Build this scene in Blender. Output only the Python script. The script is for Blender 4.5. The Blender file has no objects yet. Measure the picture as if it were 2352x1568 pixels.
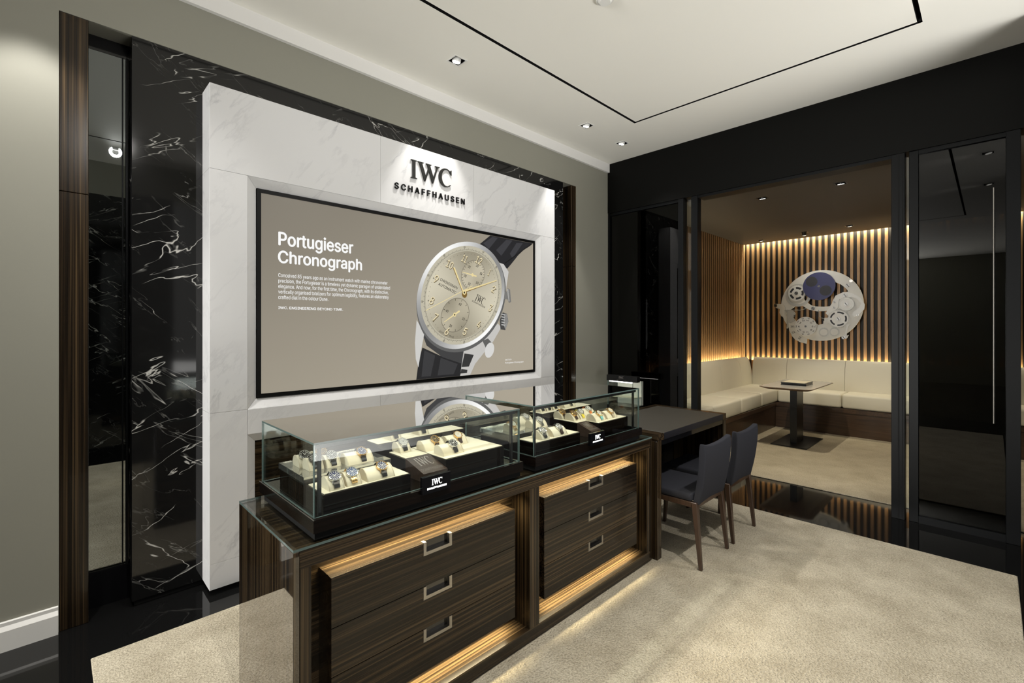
import bpy, bmesh, math, random
import numpy as np
from mathutils import Vector, Matrix
from mathutils.geometry import delaunay_2d_cdt
random.seed(7)
PI = math.pi
SC = bpy.context.scene
COL = SC.collection
H = 1.40                                   # camera height
# ------------------------------------------------------------------ camera
cd = bpy.data.cameras.new('camera'); cam = bpy.data.objects.new('camera', cd); COL.objects.link(cam)
cam.location = (0, 0, H); cam.rotation_euler = (PI/2, 0, math.radians(45.6-90))
cd.sensor_width = 36; cd.lens = 1080/2352*36; cd.shift_y = -30/2352; cd.clip_start = .02
SC.camera = cam
# ------------------------------------------------------------------ world, exposure
w = bpy.data.worlds.new('world'); SC.world = w; w.use_nodes = True
bg = w.node_tree.nodes['Background']; bg.inputs[0].default_value = (1, .985, .94, 1); bg.inputs[1].default_value = .3
SC.view_settings.view_transform = 'Standard'; SC.view_settings.look = 'None'
SC.view_settings.gamma = 1; SC.view_settings.use_curve_mapping = False
SC.view_settings.exposure = 0.0
WARM = (1, .97, .925)
AMBER = (1, .84, .52)

def aim(o, tgt):
    d = Vector(tgt)-o.location
    o.rotation_euler = d.to_track_quat('-Z', 'Y').to_euler()
def spot(name, loc, tgt, watts, half, blend=.5, col=WARM, rad=.03, parent=None):
    l = bpy.data.lights.new(name, 'SPOT'); l.energy = watts; l.spot_size = math.radians(2*half); l.spot_blend = blend
    l.color = col; l.shadow_soft_size = rad
    o = bpy.data.objects.new(name, l); COL.objects.link(o); o.location = loc; aim(o, tgt); return o
def area(name, loc, tgt, watts, sx, sy, col=WARM, spread=180, up=None):
    l = bpy.data.lights.new(name, 'AREA'); l.shape = 'RECTANGLE'; l.size = sx; l.size_y = sy; l.energy = watts; l.color = col
    l.spread = math.radians(spread)
    o = bpy.data.objects.new(name, l); COL.objects.link(o); o.location = loc
    z = -(Vector(tgt)-Vector(loc)).normalized()
    x = Vector(up if up else (1, 0, 0)); x = (x-z*x.dot(z)).normalized(); y = z.cross(x)
    o.rotation_euler = Matrix((x, y, z)).transposed().to_euler(); return o
# wall-washing row of ceiling lamps (lamp bodies are built further down)
LAMPS_BACK = [-.07, .51, 1.98, 3.45, 4.03]
LAMPS_FRONT = [.467, 1.98, 3.45]
BACKW = {-.07: 80, .51: 0, 1.98: 40, 3.45: 44, 4.03: 0}
for x in LAMPS_BACK:
    if BACKW[x]: spot('lamp_light', (x, 2.56, 3.20), (x, 2.56+.80, .2), BACKW[x], 27, .45)
    spot('lamp_light', (x, 2.56, 3.20), (x+.1, 1.6, 0), 80 if x < 3 else 45, 42, .8)
for x in LAMPS_FRONT:
    spot('lamp_light', (x, .03, 3.20), (x, .62, 0), 105 if x < 3 else 70, 40, .9)
    spot('lamp_light', (x, .03, 3.20), (x, 2.9, 1.5), 60 if x < 3 else 8, 48, 1.0, rad=.05)
# added fill panel far behind the camera, lifting the room's ambient light
area('added_end_fill', (-7.2, 2.30, 1.3), (0, 1.7, 2.6), 440, 1.3, 2.5, (1, .985, .95), up=(0, 1, 0))
# added fill panel on the camera side, tilted up to even out the ceiling
area('added_side_fill', (2.95, -2.7, .35), (3.3, .7, 3.4), 54, 3.2, 1.2, (1, .985, .95), spread=92)
# alcove lamps
ALAMP = [(5.169, 1.637), (5.153, .968), (7.405, 1.812), (7.637, 2.436), (7.351, 1.288)]
spot('lamp_light', (5.46, 1.69, 2.70), (6.4, 1.62, 0), 105, 40, .5, (1, .90, .70), .012)
spot('lamp_light', (5.3, .968, 2.70), (6.2, .9, 0), 60, 42, .6, (1, .90, .70), .02)
spot('lamp_light', (7.38, 1.78, 2.66), (7.85, 1.72, 1.7), 12, 34, .6, (1, .95, .88), .02)
# concealed LED strips of the alcove: cove above the slats, channel behind the sofa back
area('cove_light', (7.885, 1.2, 2.775), (7.95, 1.2, 1.9), 34, 3.1, .02, (1, .90, .66), up=(0, 1, 0))
area('channel_light', (7.895, 1.2, .90), (7.93, 1.2, 1.5), 16, 3.1, .02, (1, .80, .48), up=(0, 1, 0))
area('channel_light', (6.3, 2.745, .90), (6.3, 2.79, 1.5), 16, 2.9, .02, (1, .80, .48), up=(1, 0, 0))
# concealed LED strips inside the counter compartments
for xc, wd in ((1.034, .80), (2.046, .80)):
    area('strip_light', (xc, 1.505, .682), (xc, 1.50, .5), 5.5, wd, .02, AMBER, spread=140)
    area('strip_light', (xc, 1.50, .146), (xc, 1.495, 0), 4.0, wd, .02, AMBER, spread=110)
# light bars of the two glass cases
for xc in (1.03, 2.03):
    area('case_light', (xc, 1.492, 1.018), (xc, 1.66, .86), .62, .84, .015, (1, .90, .70), spread=170)

# ------------------------------------------------------------------ materials
def mat(name):
    m = bpy.data.materials.new(name); m.use_nodes = True
    nt = m.node_tree; return m, nt, nt.nodes['Principled BSDF']
def N(nt, t, **k):
    n = nt.nodes.new(t)
    for a, v in k.items(): setattr(n, a, v)
    return n
def plain(name, col, rough=.5, metal=0, spec=.5, coat=0, bump=0, bscale=200, emit=None, es=1):
    m, nt, b = mat(name)
    b.inputs['Base Color'].default_value = (*col, 1); b.inputs['Roughness'].default_value = rough
    b.inputs['Metallic'].default_value = metal; b.inputs['Specular IOR Level'].default_value = spec
    b.inputs['Coat Weight'].default_value = coat; b.inputs['Coat Roughness'].default_value = .03
    if emit:
        b.inputs['Emission Color'].default_value = (*emit, 1); b.inputs['Emission Strength'].default_value = es
    tc = N(nt, 'ShaderNodeTexCoord'); n = N(nt, 'ShaderNodeTexNoise'); n.inputs['Scale'].default_value = bscale
    nt.links.new(tc.outputs['Object'], n.inputs['Vector'])
    if bump:
        bp = N(nt, 'ShaderNodeBump'); bp.inputs['Strength'].default_value = bump; bp.inputs['Distance'].default_value = .002
        nt.links.new(n.outputs[0], bp.inputs['Height']); nt.links.new(bp.outputs[0], b.inputs['Normal'])
    else:                                                     # a trace of uneven sheen
        mr = N(nt, 'ShaderNodeMapRange'); mr.inputs['To Min'].default_value = rough*.94; mr.inputs['To Max'].default_value = min(1, rough*1.06)
        nt.links.new(n.outputs[0], mr.inputs['Value']); nt.links.new(mr.outputs[0], b.inputs['Roughness'])
    return m
def ramp(nt, stops):
    r = N(nt, 'ShaderNodeValToRGB'); e = r.color_ramp.elements
    while len(e) < len(stops): e.new(.5)
    for i, (p, c) in enumerate(stops): e[i].position = p; e[i].color = (*c, 1)
    return r
def stripes(name, axis, stops, cross=70, along=1.2, rough=.1, coat=1.0, spec=.5, warp=.6, seed=0):
    """veneer whose streaks run along an axis"""
    m, nt, b = mat(name)
    tc = N(nt, 'ShaderNodeTexCoord'); mp = N(nt, 'ShaderNodeMapping')
    s = [cross]*3; s['XYZ'.index(axis)] = along; mp.inputs['Scale'].default_value = s; mp.inputs['Location'].default_value = (seed, seed*1.7, seed*.6)
    nt.links.new(tc.outputs['Object'], mp.inputs['Vector'])
    n = N(nt, 'ShaderNodeTexNoise'); n.inputs['Scale'].default_value = 1; n.inputs['Detail'].default_value = 2.5; n.inputs['Roughness'].default_value = .7
    n.inputs['Distortion'].default_value = warp
    nt.links.new(mp.outputs[0], n.inputs['Vector'])
    n2 = N(nt, 'ShaderNodeTexNoise'); n2.inputs['Scale'].default_value = .16; n2.inputs['Detail'].default_value = 2
    nt.links.new(mp.outputs[0], n2.inputs['Vector'])
    mx = N(nt, 'ShaderNodeMix'); mx.inputs[0].default_value = .35
    nt.links.new(n.outputs[0], mx.inputs[2]); nt.links.new(n2.outputs[0], mx.inputs[3])
    r = ramp(nt, stops); nt.links.new(mx.outputs[0], r.inputs[0]); nt.links.new(r.outputs[0], b.inputs['Base Color'])
    b.inputs['Roughness'].default_value = rough; b.inputs['Coat Weight'].default_value = coat; b.inputs['Coat Roughness'].default_value = .02
    b.inputs['Specular IOR Level'].default_value = spec
    return m
EB = [(.36, (.006, .0045, .003)), (.46, (.016, .0105, .006)), (.53, (.036, .0235, .0125)), (.60, (.085, .056, .028)), (.68, (.022, .014, .008))]
M = {}
for ax in 'XYZ': M['ebony'+ax] = stripes('ebony_veneer_'+ax, ax, EB, cross=105, along=.5, rough=.22, coat=.12, spec=.3, warp=.12)
M['ebony_gloss'] = stripes('ebony_polished_end', 'Z', EB, cross=105, along=.5, rough=.03, coat=1.0, spec=.9, warp=.12)
M['slat'] = stripes('oak_slat', 'Z', [(.3, (.24, .135, .058)), (.5, (.37, .225, .105)), (.7, (.46, .295, .15))], cross=45, along=2, rough=.45, coat=0, warp=1.2)
M['walnut'] = stripes('dark_walnut', 'Y', [(.35, (.030, .016, .009)), (.6, (.075, .04, .021))], cross=40, along=1.5, rough=.3, coat=.2)
M['walnutX'] = stripes('dark_walnut_x', 'X', [(.35, (.030, .016, .009)), (.6, (.075, .04, .021))], cross=40, along=1.5, rough=.3, coat=.2)
M['legwood'] = stripes('chair_walnut', 'Z', [(.35, (.035, .018, .010)), (.65, (.085, .046, .026))], cross=60, along=3, rough=.35, coat=.1)
M['tablewood'] = stripes('table_edge_wood', 'X', [(.35, (.11, .062, .032)), (.65, (.20, .12, .065))], cross=60, along=3, rough=.35, coat=.1)

def black_marble():
    m, nt, b = mat('black_marble')
    tc = N(nt, 'ShaderNodeTexCoord')
    def vein(scale, rot, stretch, width, dist, mscale, mlo, mhi, seed):
        mp = N(nt, 'ShaderNodeMapping', vector_type='TEXTURE'); mp.inputs['Scale'].default_value = stretch; mp.inputs['Rotation'].default_value = rot; mp.inputs['Location'].default_value = (seed, 0, seed)
        nt.links.new(tc.outputs['Object'], mp.inputs['Vector'])
        n = N(nt, 'ShaderNodeTexNoise'); n.inputs['Scale'].default_value = scale; n.inputs['Detail'].default_value = 4; n.inputs['Roughness'].default_value = .55; n.inputs['Distortion'].default_value = dist
        nt.links.new(mp.outputs[0], n.inputs['Vector'])
        a = N(nt, 'ShaderNodeMath', operation='SUBTRACT'); a.inputs[1].default_value = .5; nt.links.new(n.outputs[0], a.inputs[0])
        ab = N(nt, 'ShaderNodeMath', operation='ABSOLUTE'); nt.links.new(a.outputs[0], ab.inputs[0])
        mr = N(nt, 'ShaderNodeMapRange'); mr.inputs['From Min'].default_value = width; mr.inputs['From Max'].default_value = width*.15; nt.links.new(ab.outputs[0], mr.inputs['Value'])
        k = N(nt, 'ShaderNodeTexNoise'); k.inputs['Scale'].default_value = mscale; k.inputs['Detail'].default_value = 2; nt.links.new(mp.outputs[0], k.inputs['Vector'])
        mk = N(nt, 'ShaderNodeMapRange'); mk.inputs['From Min'].default_value = mlo; mk.inputs['From Max'].default_value = mhi; nt.links.new(k.outputs[0], mk.inputs['Value'])
        mu = N(nt, 'ShaderNodeMath', operation='MULTIPLY'); nt.links.new(mr.outputs[0], mu.inputs[0]); nt.links.new(mk.outputs[0], mu.inputs[1]); return mu
    v1 = vein(3.2, (0, .62, 0), (2.4, 1, .62), .0075, .35, 6, .50, .60, 3)
    v2 = vein(3.6, (0, -.42, 0), (2.2, 1, .60), .0085, .45, 8, .50, .60, 8)
    v3 = vein(7.5, (0, .75, 0), (2.2, 1, .55), .011, .5, 9, .53, .66, 15)
    ad = N(nt, 'ShaderNodeMath', operation='MAXIMUM'); nt.links.new(v1.outputs[0], ad.inputs[0]); nt.links.new(v2.outputs[0], ad.inputs[1])
    v3m = N(nt, 'ShaderNodeMath', operation='MULTIPLY'); v3m.inputs[1].default_value = .5; nt.links.new(v3.outputs[0], v3m.inputs[0])
    ad2 = N(nt, 'ShaderNodeMath', operation='MAXIMUM'); nt.links.new(ad.outputs[0], ad2.inputs[0]); nt.links.new(v3m.outputs[0], ad2.inputs[1])
    r = ramp(nt, [(0, (.0075, .0075, .0075)), (.4, (.07, .07, .066)), (1, (.52, .51, .48))]); nt.links.new(ad2.outputs[0], r.inputs[0])
    nt.links.new(r.outputs[0], b.inputs['Base Color']); b.inputs['Roughness'].default_value = .06; return m
def white_marble():
    m, nt, b = mat('white_marble')
    tc = N(nt, 'ShaderNodeTexCoord'); mp = N(nt, 'ShaderNodeMapping', vector_type='TEXTURE'); mp.inputs['Rotation'].default_value = (0, -.9, 0); mp.inputs['Scale'].default_value = (1.9, .8, .62)
    nt.links.new(tc.outputs['Object'], mp.inputs['Vector'])
    n = N(nt, 'ShaderNodeTexNoise'); n.inputs['Scale'].default_value = 3.6; n.inputs['Detail'].default_value = 7; n.inputs['Roughness'].default_value = .62; n.inputs['Distortion'].default_value = .35
    nt.links.new(mp.outputs[0], n.inputs['Vector'])
    a = N(nt, 'ShaderNodeMath', operation='SUBTRACT'); a.inputs[1].default_value = .5; nt.links.new(n.outputs[0], a.inputs[0])
    ab = N(nt, 'ShaderNodeMath', operation='ABSOLUTE'); nt.links.new(a.outputs[0], ab.inputs[0])
    k = N(nt, 'ShaderNodeTexNoise'); k.inputs['Scale'].default_value = 2.3; k.inputs['Detail'].default_value = 3; nt.links.new(tc.outputs['Object'], k.inputs['Vector'])
    mr = N(nt, 'ShaderNodeMapRange'); mr.inputs['From Min'].default_value = .035; mr.inputs['From Max'].default_value = 0; nt.links.new(ab.outputs[0], mr.inputs['Value'])
    mk = N(nt, 'ShaderNodeMapRange'); mk.inputs['From Min'].default_value = .42; mk.inputs['From Max'].default_value = .7; nt.links.new(k.outputs[0], mk.inputs['Value'])
    mu = N(nt, 'ShaderNodeMath', operation='MULTIPLY'); nt.links.new(mr.outputs[0], mu.inputs[0]); nt.links.new(mk.outputs[0], mu.inputs[1])
    r = ramp(nt, [(0, (.72, .72, .725)), (.5, (.64, .64, .65)), (1, (.50, .505, .52))]); nt.links.new(mu.outputs[0], r.inputs[0])
    nt.links.new(r.outputs[0], b.inputs['Base Color']); b.inputs['Roughness'].default_value = .42; b.inputs['Specular IOR Level'].default_value = .25; return m
def carpet_mat(name, lo, hi):
    m, nt, b = mat(name)
    tc = N(nt, 'ShaderNodeTexCoord')
    n = N(nt, 'ShaderNodeTexNoise'); n.inputs['Scale'].default_value = 4.5; n.inputs['Detail'].default_value = 5; n.inputs['Roughness'].default_value = .6
    f = N(nt, 'ShaderNodeTexNoise'); f.inputs['Scale'].default_value = 120; f.inputs['Detail'].default_value = 3
    g = N(nt, 'ShaderNodeTexNoise'); g.inputs['Scale'].default_value = 60; g.inputs['Detail'].default_value = 3
    for q in (n, f, g): nt.links.new(tc.outputs['Object'], q.inputs['Vector'])
    mx = N(nt, 'ShaderNodeMix'); mx.inputs[0].default_value = .55; nt.links.new(n.outputs[0], mx.inputs[2]); nt.links.new(f.outputs[0], mx.inputs[3])
    r = ramp(nt, [(.38, lo), (.62, hi)]); nt.links.new(mx.outputs[0], r.inputs[0]); nt.links.new(r.outputs[0], b.inputs['Base Color'])
    ad = N(nt, 'ShaderNodeMath', operation='ADD'); nt.links.new(f.outputs[0], ad.inputs[0]); nt.links.new(g.outputs[0], ad.inputs[1])
    bp = N(nt, 'ShaderNodeBump'); bp.inputs['Strength'].default_value = .9; bp.inputs['Distance'].default_value = .010
    nt.links.new(ad.outputs[0], bp.inputs['Height']); nt.links.new(bp.outputs[0], b.inputs['Normal'])
    b.inputs['Roughness'].default_value = .95; b.inputs['Specular IOR Level'].default_value = .1; return m
def glass_mat(name, tint, gain=1.0, base=.04):
    """thin pane: clear transmission and mirror reflection by angle"""
    m = bpy.data.materials.new(name); m.use_nodes = True; nt = m.node_tree; nt.nodes.clear()
    out = N(nt, 'ShaderNodeOutputMaterial'); g = N(nt, 'ShaderNodeNewGeometry')
    d = N(nt, 'ShaderNodeVectorMath', operation='DOT_PRODUCT'); nt.links.new(g.outputs['Incoming'], d.inputs[0]); nt.links.new(g.outputs['Normal'], d.inputs[1])
    ab = N(nt, 'ShaderNodeMath', operation='ABSOLUTE'); nt.links.new(d.outputs['Value'], ab.inputs[0])
    om = N(nt, 'ShaderNodeMath', operation='SUBTRACT'); om.inputs[0].default_value = 1; nt.links.new(ab.outputs[0], om.inputs[1])
    p = N(nt, 'ShaderNodeMath', operation='POWER'); p.inputs[1].default_value = 5; nt.links.new(om.outputs[0], p.inputs[0])
    ma = N(nt, 'ShaderNodeMath', operation='MULTIPLY_ADD', use_clamp=True); ma.inputs[1].default_value = (1-base)*gain; ma.inputs[2].default_value = base; nt.links.new(p.outputs[0], ma.inputs[0])
    t = N(nt, 'ShaderNodeBsdfTransparent'); t.inputs[0].default_value = (*tint, 1)
    gl = N(nt, 'ShaderNodeBsdfGlossy'); gl.inputs['Roughness'].default_value = 0; gl.inputs[0].default_value = (1, 1, 1, 1)
    mx = N(nt, 'ShaderNodeMixShader'); nt.links.new(ma.outputs[0], mx.inputs[0]); nt.links.new(t.outputs[0], mx.inputs[1]); nt.links.new(gl.outputs[0], mx.inputs[2])
    nt.links.new(mx.outputs[0], out.inputs[0]); return m
def emit_mat(name, col, s):
    m = bpy.data.materials.new(name); m.use_nodes = True; nt = m.node_tree; nt.nodes.clear()
    out = N(nt, 'ShaderNodeOutputMaterial'); e = N(nt, 'ShaderNodeEmission'); e.inputs[0].default_value = (*col, 1); e.inputs[1].default_value = s
    nt.links.new(e.outputs[0], out.inputs[0]); return m
def screen_mat():
    """the lit picture: colours of the image come from a colour attribute, under a faintly glossy front"""
    m = bpy.data.materials.new('screen_image'); m.use_nodes = True; nt = m.node_tree; b = nt.nodes['Principled BSDF']
    at = N(nt, 'ShaderNodeVertexColor'); at.layer_name = 'Col'
    b.inputs['Base Color'].default_value = (.01, .01, .01, 1); b.inputs['Roughness'].default_value = .35; b.inputs['Specular IOR Level'].default_value = .2
    nt.links.new(at.outputs[0], b.inputs['Emission Color']); b.inputs['Emission Strength'].default_value = 1.0; return m
M['bmarble'] = black_marble(); M['wmarble'] = white_marble()
M['carpet'] = carpet_mat('beige_carpet', (.43, .375, .275), (.70, .63, .49))
M['carpet2'] = carpet_mat('alcove_carpet', (.42, .36, .26), (.60, .53, .40))
M['paint'] = plain('greige_paint', (.27, .265, .22), .55, bump=.05, bscale=300)
M['ceil'] = plain('ceiling_paint', (.88, .865, .80), .7, bump=.03, bscale=250)
M['cornice'] = plain('white_cornice', (.80, .79, .77), .45)
M['base'] = plain('white_skirting', (.78, .77, .74), .3)
M['granite'] = plain('black_granite', (.006, .006, .006), .05, spec=.4)
M['blackwall'] = plain('black_lacquer_wall', (.0035, .0035, .003), .4, spec=.08)
M['frame'] = plain('dark_metal_frame', (.004, .0045, .005), .4, spec=.12)
M['darkglass'] = glass_mat('smoked_glass', (.05, .047, .042), 1.0, .028)
M['clear'] = glass_mat('clear_glass', (.95, .975, .965), .9, .04)
M['casetop'] = glass_mat('case_glass', (.96, .98, .97), 2.6, .045)
M['glassedge'] = plain('glass_edge', (.13, .185, .175), .12, coat=.5)
M['mirror'] = plain('grey_mirror', (.20, .215, .215), .01, metal=1)
M['alceil'] = plain('alcove_ceiling_paint', (.06, .053, .045), .6)
M['slatback'] = plain('slat_backing', (.012, .010, .009), .6)
M['cream'] = plain('cream_upholstery', (.70, .66, .55), .55, bump=.10, bscale=60)
M['recess'] = plain('dark_polished_recess', (.10, .10, .10), .12, metal=1)
M['deck'] = plain('polished_dark_deck', (.22, .22, .215), .08, metal=1)
M['steel'] = plain('brushed_steel', (.42, .40, .37), .30, metal=1)
M['chrome'] = plain('polished_steel', (.75, .75, .74), .10, metal=1)
M['gold'] = plain('rose_gold', (.80, .52, .22), .15, metal=1)
M['bronze'] = plain('bronze', (.40, .26, .11), .25, metal=1)
M['ceramic'] = plain('black_ceramic', (.03, .028, .026), .3)
M['black'] = plain('black_satin', (.008, .008, .008), .3)
M['blackgloss'] = plain('black_gloss', (.006, .006, .007), .05, spec=.6)
M['matt'] = plain('matt_black', (.006, .006, .006), .7, spec=.2)
M['darkwood'] = stripes('case_dark_wood', 'X', [(.4, (.004, .003, .0025)), (.65, (.012, .008, .006))], cross=90, along=1, rough=.10, coat=.3, spec=.3)
M['plate'] = stripes('name_plate_wood', 'X', [(.4, (.040, .026, .020)), (.65, (.075, .050, .038))], cross=120, along=2, rough=.3, coat=.2)
M['suede'] = plain('cream_suede', (.74, .68, .52), .8, bump=.1, bscale=400)
M['suededge'] = plain('pillow_piping', (.60, .54, .41), .7)
M['letterblack'] = plain('black_letter', (.012, .012, .011), .35)
M['silverletter'] = plain('engraved_letter', (.34, .31, .29), .35, metal=.6)
M['lit'] = emit_mat('lit_letter', (1, 1, .98), 3.0)
M['screenbezel'] = plain('screen_bezel', (.004, .004, .004), .4, spec=.15)
M['image'] = screen_mat()
M['leather'] = plain('brown_leather', (.047, .042, .032), .45, bump=.15, bscale=250)
M['navy'] = plain('navy_leather_edge', (.012, .013, .020), .4)
M['tweed'] = plain('charcoal_tweed', (.034, .035, .043), .95, spec=.15, bump=.5, bscale=500)
M['tabletop'] = plain('pale_stone_top', (.55, .53, .49), .18)
M['lampwhite'] = plain('white_lamp_body', (.80, .80, .77), .4)
M['lens'] = emit_mat('lamp_lens', (1, .97, .88), 5)
M['artwhite'] = plain('pearl_white_plate', (.66, .64, .57), .35)
M['artwhite2'] = plain('white_gear', (.72, .71, .66), .3)
M['artsteel'] = plain('satin_gear', (.44, .43, .39), .35, metal=.2)
M['blue'] = plain('midnight_blue_disc', (.030, .033, .115), .45, bump=.3, bscale=30)
M['moon'] = plain('dark_moon', (.030, .030, .036), .55)
M['screw'] = plain('screw_steel', (.16, .155, .145), .3, metal=1)
M['slot'] = plain('screw_slot', (.01, .01, .01), .5)
M['ink'] = plain('black_numeral', (.02, .02, .02), .5)
M['acrylic'] = plain('mirrored_riser', (.52, .52, .50), .05, metal=.9)

# ------------------------------------------------------------------ object helpers
ORG = {}
def thing(name, label, cat, loc, group=None):
    o = bpy.data.objects.new(name, None); COL.objects.link(o); o.location = loc; o.empty_display_size = .05
    o['label'] = label; o['category'] = cat
    if group: o['group'] = group
    ORG[o.name] = Vector(loc); return o
def obj(name, bm, m, parent=None, kind=None, label=None, smooth=None):
    me = bpy.data.meshes.new(name); bm.normal_update()
    off = ORG.get(parent.name, Vector((0, 0, 0))) if parent else Vector((0, 0, 0))
    if off.length: bmesh.ops.translate(bm, verts=bm.verts, vec=-off)
    bm.to_mesh(me); bm.free()
    for k in (m if isinstance(m, (list, tuple)) else [m]): me.materials.append(M[k] if isinstance(k, str) else k)
    o = bpy.data.objects.new(name, me); COL.objects.link(o)
    if parent: o.parent = parent
    ORG[o.name] = off
    if kind: o['kind'] = kind
    if label: o['label'] = label
    if smooth:
        for p in me.polygons: p.use_smooth = True
        if smooth is not True: me.set_sharp_from_angle(angle=math.radians(smooth))
    return o
def single(name, bm, m, label, cat, group=None, smooth=None):
    """a thing that is one mesh, with its origin at its own base"""
    c = [v.co for v in bm.verts]; lo = Vector((min(v.x for v in c), min(v.y for v in c), min(v.z for v in c))); hi = Vector((max(v.x for v in c), max(v.y for v in c), 0))
    org = Vector(((lo.x+hi.x)/2, (lo.y+hi.y)/2, lo.z)); bmesh.ops.translate(bm, verts=bm.verts, vec=-org)
    o = obj(name, bm, m, None, None, label, smooth); o.location = org; o['category'] = cat; ORG[o.name] = org
    if group: o['group'] = group
    return o
def BM(): return bmesh.new()
def box(bm, x0, x1, y0, y1, z0, z1, bev=0, seg=1, mi=0):
    t = bmesh.new()
    vs = [t.verts.new((x, y, z)) for x in (x0, x1) for y in (y0, y1) for z in (z0, z1)]
    for f in ((0, 1, 3, 2), (4, 6, 7, 5), (0, 4, 5, 1), (2, 3, 7, 6), (0, 2, 6, 4), (1, 5, 7, 3)): t.faces.new([vs[i] for i in f])
    if bev: bmesh.ops.bevel(t, geom=t.edges[:], offset=bev, segments=seg, profile=.5, affect='EDGES')
    bmesh.ops.recalc_face_normals(t, faces=t.faces)
    merge(bm, t, mi); return bm
def merge(bm, t, mi=0):
    t.verts.index_update(); mp = [bm.verts.new(v.co) for v in t.verts]
    for f in t.faces:
        try: nf = bm.faces.new([mp[v.index] for v in f.verts]); nf.material_index = mi; nf.smooth = f.smooth
        except ValueError: pass
    t.free()
def prism(bm, pts, axis, a0, a1, mi=0, bev=0):
    """polygon extruded along an axis; pts are the other two coordinates in order x<y<z"""
    t = bmesh.new()
    def P(p, a): return {'X': (a, p[0], p[1]), 'Y': (p[0], a, p[1]), 'Z': (p[0], p[1], a)}[axis]
    A = [t.verts.new(P(p, a0)) for p in pts]; B = [t.verts.new(P(p, a1)) for p in pts]; n = len(pts)
    t.faces.new(A[::-1]); t.faces.new(B)
    for i in range(n): t.faces.new((A[i], A[(i+1) % n], B[(i+1) % n], B[i]))
    bmesh.ops.recalc_face_normals(t, faces=t.faces)
    if bev: bmesh.ops.bevel(t, geom=t.edges[:], offset=bev, segments=1, profile=.5, affect='EDGES')
    merge(bm, t, mi); return bm
def cyl(bm, c, r0, r1, h, axis='Z', n=24, mi=0):
    t = bmesh.new(); bmesh.ops.create_cone(t, cap_ends=True, segments=n, radius1=r0, radius2=r1, depth=h)
    R = {'Z': Matrix(), 'X': Matrix.Rotation(PI/2, 4, 'Y'), 'Y': Matrix.Rotation(-PI/2, 4, 'X')}[axis]
    bmesh.ops.transform(t, matrix=Matrix.Translation(c) @ R, verts=t.verts); merge(bm, t, mi); return bm
def xform(bm, m): bmesh.ops.transform(bm, matrix=m, verts=bm.verts); return bm
def slab(bm, xs, ys, z0, z1, holes, mapf=None, mi=0):
    """flat slab cut by rectangular holes"""
    X = sorted(set([round(v, 5) for v in list(xs)+[h[0] for h in holes]+[h[1] for h in holes] if xs[0]-1e-6 <= v <= xs[1]+1e-6]))
    Y = sorted(set([round(v, 5) for v in list(ys)+[h[2] for h in holes]+[h[3] for h in holes] if ys[0]-1e-6 <= v <= ys[1]+1e-6]))
    def solid(i, j):
        if i < 0 or j < 0 or i >= len(X)-1 or j >= len(Y)-1: return False
        cx, cy = (X[i]+X[i+1])/2, (Y[j]+Y[j+1])/2
        return not any(h[0] < cx < h[1] and h[2] < cy < h[3] for h in holes)
    t = bmesh.new(); V = {}
    def v(i, j, z):
        k = (i, j, z)
        if k not in V: V[k] = t.verts.new((X[i], Y[j], z))
        return V[k]
    for i in range(len(X)-1):
        for j in range(len(Y)-1):
            if not solid(i, j): continue
            t.faces.new((v(i, j, z1), v(i+1, j, z1), v(i+1, j+1, z1), v(i, j+1, z1)))
            t.faces.new((v(i, j, z0), v(i, j+1, z0), v(i+1, j+1, z0), v(i+1, j, z0)))
            for di, dj, a, b in ((-1, 0, (i, j), (i, j+1)), (1, 0, (i+1, j), (i+1, j+1)), (0, -1, (i, j), (i+1, j)), (0, 1, (i, j+1), (i+1, j+1))):
                if not solid(i+di, j+dj): t.faces.new((v(*a, z0), v(*b, z0), v(*b, z1), v(*a, z1)))
    if mapf:
        for q in t.verts: q.co = mapf(q.co)
    bmesh.ops.recalc_face_normals(t, faces=t.faces); merge(bm, t, mi); return bm
XZ = lambda c: Vector((c.x, c.z, c.y))          # slab drawn in x,z with thickness along y
# --- flat shapes and text as meshes
TMP = []
def curve_bm(loops, t):
    cu = bpy.data.curves.new('flat', 'CURVE'); cu.dimensions = '2D'; cu.fill_mode = 'BOTH'; cu.extrude = t/2
    for lp in loops:
        s = cu.splines.new('POLY'); s.points.add(len(lp)-1); s.use_cyclic_u = True
        for p, q in zip(s.points, lp): p.co = (q[0], q[1], 0, 1)
    return to_bm(cu)
def to_bm(cu):
    o = bpy.data.objects.new('tmp', cu); COL.objects.link(o)
    dg = bpy.context.evaluated_depsgraph_get(); dg.update()
    me = bpy.data.meshes.new_from_object(o.evaluated_get(dg)); bm = bmesh.new(); bm.from_mesh(me)
    bpy.data.objects.remove(o); bpy.data.meshes.remove(me); bpy.data.curves.remove(cu)
    bmesh.ops.remove_doubles(bm, verts=bm.verts, dist=1e-7); return bm
import os
FONT = None
try:                                              # the sans that ships with Blender, else its built-in face
    FONT = bpy.data.fonts.load(os.path.join(bpy.utils.system_resource('DATAFILES'), 'fonts', 'Inter.woff2'))
except Exception: FONT = None
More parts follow.
